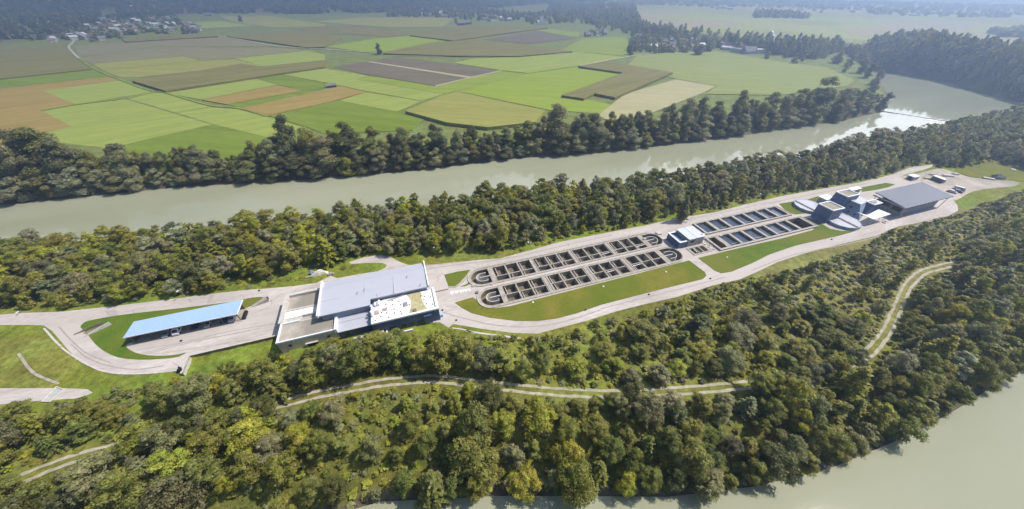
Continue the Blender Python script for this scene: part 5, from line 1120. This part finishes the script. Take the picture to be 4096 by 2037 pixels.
# ---- tall trees on the far bank
FARTOP = [D(*p) for p in [(-300, 360), (0, 368), (80, 345), (180, 340), (260, 362), (300, 395), (330, 358), (400, 385), (520, 362), (600, 400), (640, 360), (690, 350), (740, 312), (850, 330), (1000, 318), (1150, 322), (1280, 325), (1340, 300), (1400, 265), (1460, 275), (1520, 285), (1600, 258), (1640, 300), (1660, 268), (1720, 248), (1830, 238), (1900, 245), (1960, 230), (2060, 205), (2150, 212), (2215, 235), (2240, 240)]]
def lerp_line(L_, px):
    for a, b in zip(L_, L_[1:]):
        if a[0] <= px <= b[0]: return a[1] + (b[1] - a[1]) * (px - a[0]) / (b[0] - a[0])
    return None
SH = [D(*p) for p in far_shore[1:15]]
def fbank(d, jit, frac, rowname, wf, tints):
    px = -330.0
    while px < D(2225, 0)[0]:
        py = lerp_line(SH, px)
        if py is None: px += 40; continue
        x, y = U((px, py), ZW); b2 = math.hypot(x, y); ux, uy = -E1[1], E1[0]
        x += ux * (d + random.uniform(-jit, jit)) + random.uniform(-1, 1); y += uy * (d + random.uniform(-jit, jit)); z = gz(x, y)
        bx, by, dep = proj(x, y, z); ty = lerp_line(FARTOP, bx) or by - 100; h = 6.0
        while proj(x, y, z + h)[1] > ty + random.uniform(-16, 8) and h < 38: h += .5
        h = max(h * frac * random.uniform(.74, 1.10), 4); w = h * wf * random.uniform(.8, 1.4); tint = random.choices(*tints)[0]
        if bx < 1150 and rowname != 'back-row' and random.random() < .55: tint = random.choice(['silvery-green', 'grey-green', 'silvery-green'])
        plant('riverbank_tree', 'river', x, y, h, w, tint, f'{"tall" if h > 19 else "middling" if h > 11 else "low"} {tint} {rowname} tree on the far river bank', 'tree', 'trees on the far river bank', z)
        px += 1.75 * w * FPX / dep * random.uniform(.75, 1.15)
fbank(16, 2, 1.04, 'back-row', .36, (['dark-green', 'dusky-green', 'mid-green', 'olive-green', 'grey-green'], (3, 4, 4, 2, 2)))
fbank(10, 2, .80, 'middle-row', .34, (['dusky-green', 'grey-green', 'dark-green', 'mid-green', 'olive-green'], (3, 4, 1, 4, 2)))
fbank(4, 1.2, .46, 'front-row', .46, (['grey-green', 'silvery-green', 'dusky-green', 'olive-green'], (4, 2, 3, 1)))
for (px, py, h) in ((2196, 232, 17), (2206, 214, 18), (2188, 196, 19), (2168, 184, 19), (2140, 168, 18), (2110, 160, 17), (2232, 262, 19)):
    x, y = U(D(px - 6, py), 0); plant('riverbank_tree', 'river', x, y, h, h * .34, 'dusky-green' if h > 17 else 'grey-green', 'hazy tree on the tip of the field peninsula', 'tree', 'trees on the far river bank')
# ---- lone trees on the plain
for p, h, w, tint, lab in ((T6(1905, 172), 17, 7.5, 'dark-green', 'dark lone tree on the far field below the wooded hill'), (T7(400, 400), 17, 6.5, 'dark-green', 'round dark lone tree beside the farm track'), (T7(2250, 405), 16, 6, 'dark-green', 'dark lone tree at the bend of the village lane'), (T7(2270, 375), 18, 6.5, 'dusky-green', 'second dark tree just behind the lane bend tree'),
    (T8(470, 355), 17, 9, 'dusky-green', 'broad dark tree standing before the village'), (T8(535, 335), 15, 6, 'dusky-green', 'smaller dark tree right of the broad village tree'), (T8(910, 380), 11, 4.5, 'grey-green', 'small tree on the meadow right of the striped plot'), (T8(1090, 412), 10, 5, 'grey-green', 'bushy tree at the right end of the meadow'), (T7(965, 172), 14, 6, 'dusky-green', 'round tree left of the far farm sheds'), (T7(1000, 140), 14, 5, 'grey-green', 'pale tree behind the far farm sheds'), (T7(1075, 175), 10, 5, 'dusky-green', 'low tree right of the far farm sheds')):
    x, y = U(p); plant('field_tree', 'river', x, y, h, w, tint, lab, 'tree', 'lone trees of the plain')
# ------------------------------------------------------------------ houses of the villages and the far town
def house(x, y, l, w, h, az, wall, roofm, base, group, flat=False, name='house', parts=True):
    z = gz(x, y); ax = (math.cos(az), math.sin(az)); t = thing(name, None, 'house', (x, y, z), group); PENDING.append((t, base))
    wb = MB().obox((x, y), ax, l, w, z - 2, z + h); wb.build('wall', wall, t)
    r_ = MB(); rh = w * .42 if not flat else .6
    def P(a, b, c): return (x + ax[0] * a - ax[1] * b, y + ax[1] * a + ax[0] * b, z + c)
    L2, W2 = l / 2 + .5, w / 2 + .6
    if flat: r_.obox((x, y), ax, l + .6, w + .6, z + h, z + h + .5)
    else: r_.add([P(-L2, -W2, h - .2), P(L2, -W2, h - .2), P(L2, W2, h - .2), P(-L2, W2, h - .2), P(-L2, 0, h + rh), P(L2, 0, h + rh)], [(0, 1, 5, 4), (2, 3, 4, 5), (1, 2, 5), (3, 0, 4), (3, 2, 1, 0)])
    rf = r_.build('roof', roofm, t)
    if parts and not flat:
        c = P(l * .2, w * .1, h + rh * .6); MB().obox(c[:2], ax, .8, .8, c[2], c[2] + 1.5).build('chimney', 'wallgrey', rf)
        wn = MB()
        for k in (-.3, 0, .3): wn.add([P(l * k - .7, -w / 2 - .03, h * .4), P(l * k + .7, -w / 2 - .03, h * .4), P(l * k + .7, -w / 2 - .03, h * .75), P(l * k - .7, -w / 2 - .03, h * .75)], [(0, 1, 2, 3)])
        wn.build('window', 'glass', t)
    return t
RN = {'rooftile': 'brown roofed', 'roofgrey': 'grey roofed', 'roofpale': 'pale roofed'}
def village(poly, n, base, group, parts, big=0.0, mind=13, clear=(PLATEAU,)):
    xs, ys = [p[0] for p in poly], [p[1] for p in poly]; out = []
    for _ in range(n * 40):
        if len(out) >= n: break
        p = (random.uniform(min(xs), max(xs)), random.uniform(min(ys), max(ys)))
        if not inpoly(p, poly): continue
        q = Ug(p)
        if q is None or any(math.hypot(q[0] - a, q[1] - b) < mind for a, b in out): continue
        out.append(q); rm = random.choices(['rooftile', 'roofgrey', 'roofpale'], (.4, .35, .25))[0]; k = 1 + (random.random() < big) * random.uniform(.6, 1.6)
        house(*q, random.uniform(10, 15) * k, random.uniform(8, 10.5) * k, random.uniform(4.2, 6.5), random.choice([A0, A0 + R(90), A0 + R(35)]) + random.uniform(-.2, .2), random.choice(['plaster', 'plaster', 'concrete']), rm, f'{RN[rm]} house {base}', group, parts=parts, flat=k > 1.8)
    return out
VT = []
VT += village(t6((640, 215), (800, 165), (1050, 150), (1300, 130), (1560, 215), (1540, 250), (1200, 262), (1000, 275), (700, 250)), 60, 'in the hillside village', 'houses of the hillside village', False)
VT += village(t6((930, 70), (1200, 35), (1290, 95), (1400, 130), (1050, 130), (940, 110)), 14, 'on the slope above the hillside village', 'houses of the hillside village', False)
VT += village(t6((285, 295), (480, 290), (660, 285), (920, 300), (900, 322), (520, 340), (300, 330)), 12, 'at the near edge of the hillside village', 'houses of the hillside village', False, .1)
VT += village(t7((1885, 250), (2060, 240), (2060, 268), (1900, 272)), 7, 'in the hamlet on the plain', 'houses of the riverside village', True, mind=16)
VT += village(t8((90, 240), (420, 255), (560, 305), (400, 335), (250, 335), (60, 320), (50, 270)), 22, 'in the riverside village', 'houses of the riverside village', True, .15, mind=15)
VT += village(t8((610, 295), (800, 310), (870, 345), (760, 345), (640, 315)), 8, 'at the quiet end of the riverside village', 'houses of the riverside village', True, .3, mind=18)
VT += village(t7((480, 85), (860, 75), (860, 122), (600, 125), (470, 118)), 16, 'in the far village below the wooded hill', 'houses of the far village', False, .1)
VT += village(t7((1120, 120), (1300, 110), (1600, 130), (1620, 180), (1400, 165), (1180, 160)), 16, 'in the far village beyond the corn fields', 'houses of the far village', False, .2)
VT += village(t8((560, 44), (700, 58), (1000, 62), (1540, 78), (2000, 92), (2560, 100), (2560, 118), (1560, 96), (1000, 78), (560, 60)), 22, 'of the far hazy town', 'houses of the far town', False, .5, mind=40)
VT += village(t8((840, 225), (1080, 238), (1080, 258), (850, 250)), 3, 'on the wooded terrace edge', 'houses of the far town', False, .3, mind=20)
x, y = U(T7(1590, 185)); t = thing('church', 'tall white church tower at the village edge', 'church', (x, y, 0)); MB().obox((x, y), E1, 9, 9, 0, 24).build('wall', 'white', t); MB().obox((x, y), E1, 9.6, 9.6, 24, 36, taper=.05).build('spire', 'roofgrey', t); MB().obox((x + 13 * E1[0], y + 13 * E1[1]), E1, 17, 10, 0, 11).build('nave', 'white', t); MB().obox((x + 13 * E1[0], y + 13 * E1[1]), E1, 18, 11, 11, 15, taper=.4).build('nave_roof', 'rooftile', t)
x, y = U(T7(50, 642)); t = thing('field_hut', 'small dark wooden hut with grey roof beside the orange stubble strip', 'hut', (x, y, 0))
def P_(a, b, c, x=x, y=y): q = R(28); return (x + a * math.cos(q) - b * math.sin(q), y + a * math.sin(q) + b * math.cos(q), c)
MB().obox((x, y), deg(28), 11, 5.5, 0, 2.6).build('wall', 'wood', t)
MB().add([P_(-6, -3.4, 2.4), P_(6, -3.4, 2.4), P_(6, 3.4, 2.4), P_(-6, 3.4, 2.4), P_(-6, 0, 4.6), P_(6, 0, 4.6)], [(0, 1, 5, 4), (2, 3, 4, 5), (1, 2, 5), (3, 0, 4), (3, 2, 1, 0)]).build('roof', 'roofgrey', t)
for i, (p, l, w_) in enumerate(((T7(1005, 186), 26, 10), (T7(1055, 180), 16, 9), (T7(878, 127), 26, 9), (T6(1645, 125), 30, 10), (T6(1545, 248), 24, 12))):
    x, y = U(p); t = house(x, y, l, w_, 5.5, A0 + .1, 'wood' if i < 2 else 'plaster', 'roofgrey', ('long grey farm shed on the far plain', 'short grey farm shed right of the long one', 'pale barn beside the bare pink field', 'grey barn at the foot of the wooded hill', 'pale barn at the end of the hillside village')[i], 'barns of the plain', name='barn', parts=False); t['category'] = 'barn'
field(t7((840, 125), (870, 85), (1180, 70), (1240, 95), (1130, 118)), 'OR', 'bare pinkish field beside the far village')
x0, y0 = U(c5(0, 0)); a, b = (np.array(U((2500 + p[0] / 1.614, p[1] / 1.614), ZW)) for p in ((1638, 716), (2085, 787)))
d = (b - a) / np.linalg.norm(b - a); o = MB().obox(tuple((a + b) / 2), tuple(d), float(np.linalg.norm(b - a)), 1.4, ZW - 1, ZW + .45).build('river_weir', 'concrete_dark'); setp(o, 'low dark sill crossing the river at the bend', 'weir')
fm = MB(); e2_ = np.array([-d[1], d[0]])
for i in range(70):
    t_ = random.betavariate(2.2, 1.1); c = a + (b - a) * t_ - e2_ * random.uniform(-1.5, 5) * (.3 + t_); l_, w_ = random.uniform(1, 5), random.uniform(.3, 1.1); r_ = random.uniform(-.4, .4) + math.atan2(d[1], d[0])
    fm.prism([(c[0] + l_ * math.cos(r_ + q) * (1 if k % 2 else .8), c[1] + l_ * math.sin(r_ + q) * w_ / 2) for k, q in enumerate(np.arange(0, 6.28, .9))], ZW, ZW + .05 + .004 * i / 4)
setp(fm.build('foam', 'white'), 'white foam streaks below the river sill', kind='stuff')
# ------------------------------------------------------------------ far woods: masses no one could count
def mini(seed, n, leaf, flat=1.0):
    V, F_ = crown(seed, 1.0, .5, n, leaf, 'broad', .12); return V, F_
def merge(name, items, detail, label, leaf):
    if not items: return
    lib = [mini(900 + i + detail, detail, leaf) for i in range(6)]; Vs, Fs, Cs, off = [], [], [], 0
    for (x, y, z, h, w, c) in items:
        V, F_ = lib[random.randrange(6)]; a = random.uniform(0, 6.283); ca, sa = math.cos(a), math.sin(a)
        q = np.stack([x + (V[:, 0] * ca - V[:, 1] * sa) * w * 2, y + (V[:, 0] * sa + V[:, 1] * ca) * w * 2, z - .1 * h + V[:, 2] * h * 1.1], 1)
        Vs.append(q); Fs.append(F_ + off); off += len(V); Cs.append(np.tile(np.array(vary(c)), (len(V), 1)))
    me = raw_mesh(name, np.concatenate(Vs), np.concatenate(Fs), ['leafmass'], np.concatenate(Cs), 'tint')
    o = bpy.data.objects.new(name, me); COL.objects.link(o); setp(o, label, kind='stuff')
merge('woodland', MASS.get('near', []), 900, 'remaining crowns of the near wood', .075)
merge('riverside_woodland', MASS.get('belt', []), 700, 'remaining crowns of the wood between plant and far river', .085)
merge('undergrowth', MASS.get('under', []), 60, 'low bushes and weeds under and beside the trees', .26)
dark = ['dusky-green', 'dark-green', 'mid-green', 'grey-green']
def wood(poly_w, n, sel, hh, ww, name, label, detail, leaf, tints=dark):
    it = []; xs, ys = [p[0] for p in poly_w], [p[1] for p in poly_w]
    X = rng.uniform(min(xs), max(xs), n); Y = rng.uniform(min(ys), max(ys), n); k = sel(X, Y); X, Y = X[k], Y[k]; Z = ground(X, Y)
    for x, y, z in zip(X, Y, Z):
        px, py, dep = proj(x, y, z + 8)
        if dep < 20 or px < -150 or px > 4250 or py < -140: continue
        if any(math.hypot(x - a, y - b) < 13 for a, b in VT if abs(x - a) < 13): continue
        it.append((x, y, z - .5, random.uniform(*hh), random.uniform(*ww), TINT[random.choice(tints)]))
    merge(name, it, detail, label, leaf); return len(it)
n_ = []
BW = [(150, 350), (1700, 350), (1700, 1500), (150, 1500)]
n_.append(wood(BW, 52000, lambda X, Y: (lambda d, r: (d > 1) & (d < (92 - 55 * sstep((Y - 600) / 200)) + 25 * noise2(X, Y, .02)) & (r > 3) & ((Y < 650) | (rng.random(X.shape) < .45)))(-sdist(X, Y, PLATEAU), sdist(X, Y, RIVER)), (13, 21), (4, 6.5), 'bluff_wood', 'hazy wood on the steep bluff across the river bend', 110, .2))
# trees among the riverside village, along the foot of the terrace
VW = [Ug(p) for p in t8((-480, 60), (-200, 110), (60, 165), (300, 180), (600, 215), (760, 240), (1000, 265), (1350, 390), (1420, 470), (1300, 440), (1100, 385), (900, 345), (640, 310), (560, 310), (420, 255), (90, 235), (-150, 200), (-300, 130), (-600, 110))]
n_.append(wood(VW, 1700, lambda X, Y: (-sdist(X, Y, VW) > 0) & (sdist(X, Y, RIVER) > 3), (9, 15), (3.5, 5.5), 'village_wood', 'belt of hazy trees round the riverside village', 90, .2, ['grey-green', 'dusky-green', 'mid-green']))
VW2 = [Ug(p) for p in t8((40, 225), (430, 245), (600, 300), (500, 345), (200, 350), (20, 330))]
n_.append(wood(VW2, 420, lambda X, Y: -sdist(X, Y, VW2) > 0, (7, 14), (3, 5.5), 'village_wood', 'garden trees among the riverside houses', 90, .2))
HW = [(-1900, 700), (300, 700), (600, 3000), (-1900, 3000)]
n_.append(wood(HW, 26000, lambda X, Y: (lambda d: (d > 250) | ((d > 5) & (noise2(X, Y, .03, 6) > -.12) & (rng.random(X.shape) < .9)))(-sdist(X, Y, HILL)), (12, 22), (6, 10), 'hillside_forest', 'dark blue forest covering the far hillside', 34, .32, ['dark-green', 'dark-green', 'dusky-green']))
VW3 = [U(p) for p in t7((440, 100), (860, 70), (1300, 90), (1640, 120), (1680, 190), (1400, 172), (1100, 150), (850, 128), (450, 128))]
n_.append(wood(VW3, 700, lambda X, Y: -sdist(X, Y, VW3) > 0, (10, 18), (5, 8), 'village_wood', 'hazy trees between the far villages', 50, .28))
VW4 = [U(p) for p in t7((1640, 20), (2270, 85), (2310, 190), (2000, 190), (1700, 170))]
n_.append(wood(VW4, 900, lambda X, Y: -sdist(X, Y, VW4) > 0, (12, 24), (6, 9), 'village_wood', 'hazy wooded knoll behind the far village', 50, .28))
def strip(poly, n, hh, name, label, tints=dark):
    W_ = [Ug(p) for p in poly]; W_ = [p for p in W_ if p]; return wood(W_, n, lambda X, Y: -sdist(X, Y, W_) > 0, hh, (6, 11), name, label, 40, .3, tints)
n_.append(strip(t8((830, 92), (980, 95), (1180, 110), (1170, 122), (835, 116)), 110, (12, 20), 'field_copse', 'dark copse on the far plateau fields'))
n_.append(strip(t8((-60, 30), (560, 45), (1540, 70), (1580, 96), (2576, 118), (2576, 40), (1500, 12), (900, -10), (0, 5)), 2200, (8, 14), 'distant_forest', 'blue hazy woods and hedges beyond the plateau fields', ['grey-green', 'dusky-green', 'silvery-green']))
n_.append(strip(t6((180, 330), (560, 190), (800, 130), (1100, 110), (1330, 120), (1580, 230), (1550, 268), (1000, 285), (920, 318), (560, 345), (300, 350)), 700, (6, 12), 'village_wood', 'garden trees and hedges of the hillside village', ['grey-green', 'dusky-green', 'dark-green', 'mid-green']))
n_.append(strip(t8((2330, 215), (2576, 205), (2700, 245), (2400, 240)), 120, (10, 16), 'field_copse', 'hazy copse at the plateau edge'))
finish_labels()
# ------------------------------------------------------------------ camera, sun, sky, air
cam = bpy.data.cameras.new('camera'); co = bpy.data.objects.new('camera', cam); COL.objects.link(co); sc.camera = co
cam.sensor_width = 36; cam.lens = FPX / 4096 * 36; cam.clip_start = 1; cam.clip_end = 20000
co.location = (0, 0, CH); co.rotation_euler = (math.pi / 2 - PITCH, 0, 0)
SUN_AZ, SUN_EL = 15.0, 53.0                      # azimuth from +x towards +y
sl = bpy.data.lights.new('sun', 'SUN'); so = bpy.data.objects.new('sun', sl); COL.objects.link(so); sl.energy = 4.9; sl.angle = R(.5); sl.color = (1, .93, .84)
so.rotation_euler = Vector((math.cos(R(SUN_AZ)) * math.cos(R(SUN_EL)), math.sin(R(SUN_AZ)) * math.cos(R(SUN_EL)), math.sin(R(SUN_EL)))).to_track_quat('Z', 'Y').to_euler()
so.location = (200, 0, 400)
w = bpy.data.worlds.new('World'); sc.world = w; w.use_nodes = True; N = w.node_tree.nodes
sk = N.new('ShaderNodeTexSky'); sk.sky_type = 'NISHITA'; sk.sun_disc = False; sk.sun_elevation = R(SUN_EL); sk.sun_rotation = R(90 - SUN_AZ)
L = w.node_tree.links; tc = N.new('ShaderNodeTexCoord'); nz = N.new('ShaderNodeTexNoise'); nz.inputs['Scale'].default_value = 5; nz.inputs['Detail'].default_value = 5
L.new(tc.outputs['Generated'], nz.inputs['Vector']); cl = None
def mth(op, a, b=None):
    m = N.new('ShaderNodeMath'); m.operation = op
    for i, q in enumerate((a, b)):
        if q is None: continue
        if isinstance(q, (int, float)): m.inputs[i].default_value = q
        else: L.new(q, m.inputs[i])
    return m.outputs[0]
for az, el, r_, k_ in ((40, 12, 21, 1.0), (64, 22, 7, .8), (152, 18, 10, .45), (95, 35, 12, .5), (60, 62, 14, .4)):  # bright cloud patches added to the unseen sky for glare on the river
    dv = N.new('ShaderNodeVectorMath'); dv.operation = 'DOT_PRODUCT'; L.new(tc.outputs['Generated'], dv.inputs[0])
    dv.inputs[1].default_value = (math.cos(R(az)) * math.cos(R(el)), math.sin(R(az)) * math.cos(R(el)), math.sin(R(el)))
    off = mth('MULTIPLY', mth('SUBTRACT', nz.outputs['Fac'], .5), .05 * r_ / 12)
    mr = N.new('ShaderNodeMapRange'); mr.interpolation_type = 'SMOOTHSTEP'; mr.inputs[1].default_value = math.cos(R(r_)); mr.inputs[2].default_value = math.cos(R(r_ * .3)); mr.inputs[4].default_value = k_
    L.new(mth('ADD', dv.outputs['Value'], off), mr.inputs[0]); cl = mr.outputs[0] if cl is None else mth('MAXIMUM', cl, mr.outputs[0])
cm_ = N.new('ShaderNodeMix'); cm_.data_type = 'RGBA'; L.new(cl, cm_.inputs['Factor']); L.new(sk.outputs[0], cm_.inputs[6]); cm_.inputs[7].default_value = (30, 31, 33, 1)
L.new(cm_.outputs[2], N['Background'].inputs['Color']); N['Background'].inputs['Strength'].default_value = .10
hb = MB().add([(x, y, z) for z in (-18, 170) for x, y in ((-5300, -300), (5300, -300), (5300, 4700), (-5300, 4700))], [(3, 2, 1, 0), (4, 5, 6, 7), (0, 1, 5, 4), (1, 2, 6, 5), (2, 3, 7, 6), (3, 0, 4, 7)])
hm_ = bpy.data.materials.new('haze_air'); hm_.use_nodes = True; N = hm_.node_tree.nodes; L = hm_.node_tree.links
N.remove(N['Principled BSDF']); pv = N.new('ShaderNodeVolumePrincipled'); pv.inputs['Color'].default_value = (.52, .69, 1, 1); pv.inputs['Density'].default_value = .00055; pv.inputs['Anisotropy'].default_value = .58
L.new(pv.outputs[0], N['Material Output'].inputs['Volume']); M['haze'] = hm_
o = hb.build('haze', 'haze'); setp(o, 'pale blue summer haze filling the valley', kind='stuff'); o.display_type = 'WIRE'
sc.view_settings.view_transform = 'Standard'; sc.view_settings.look = 'None'; sc.view_settings.gamma = 1; sc.view_settings.exposure = .2
sc.cycles.use_denoising = True; sc.cycles.max_bounces = 6; sc.cycles.transmission_bounces = 3; sc.cycles.diffuse_bounces = 3; sc.cycles.glossy_bounces = 2; sc.cycles.volume_bounces = 0
sc.cycles.sample_clamp_indirect = 6
import sys
print('TREES', len(big), len(small), len(bc), {k: len(v) for k, v in MASS.items()}, 'woods', n_, 'houses', len(VT), file=sys.stderr)
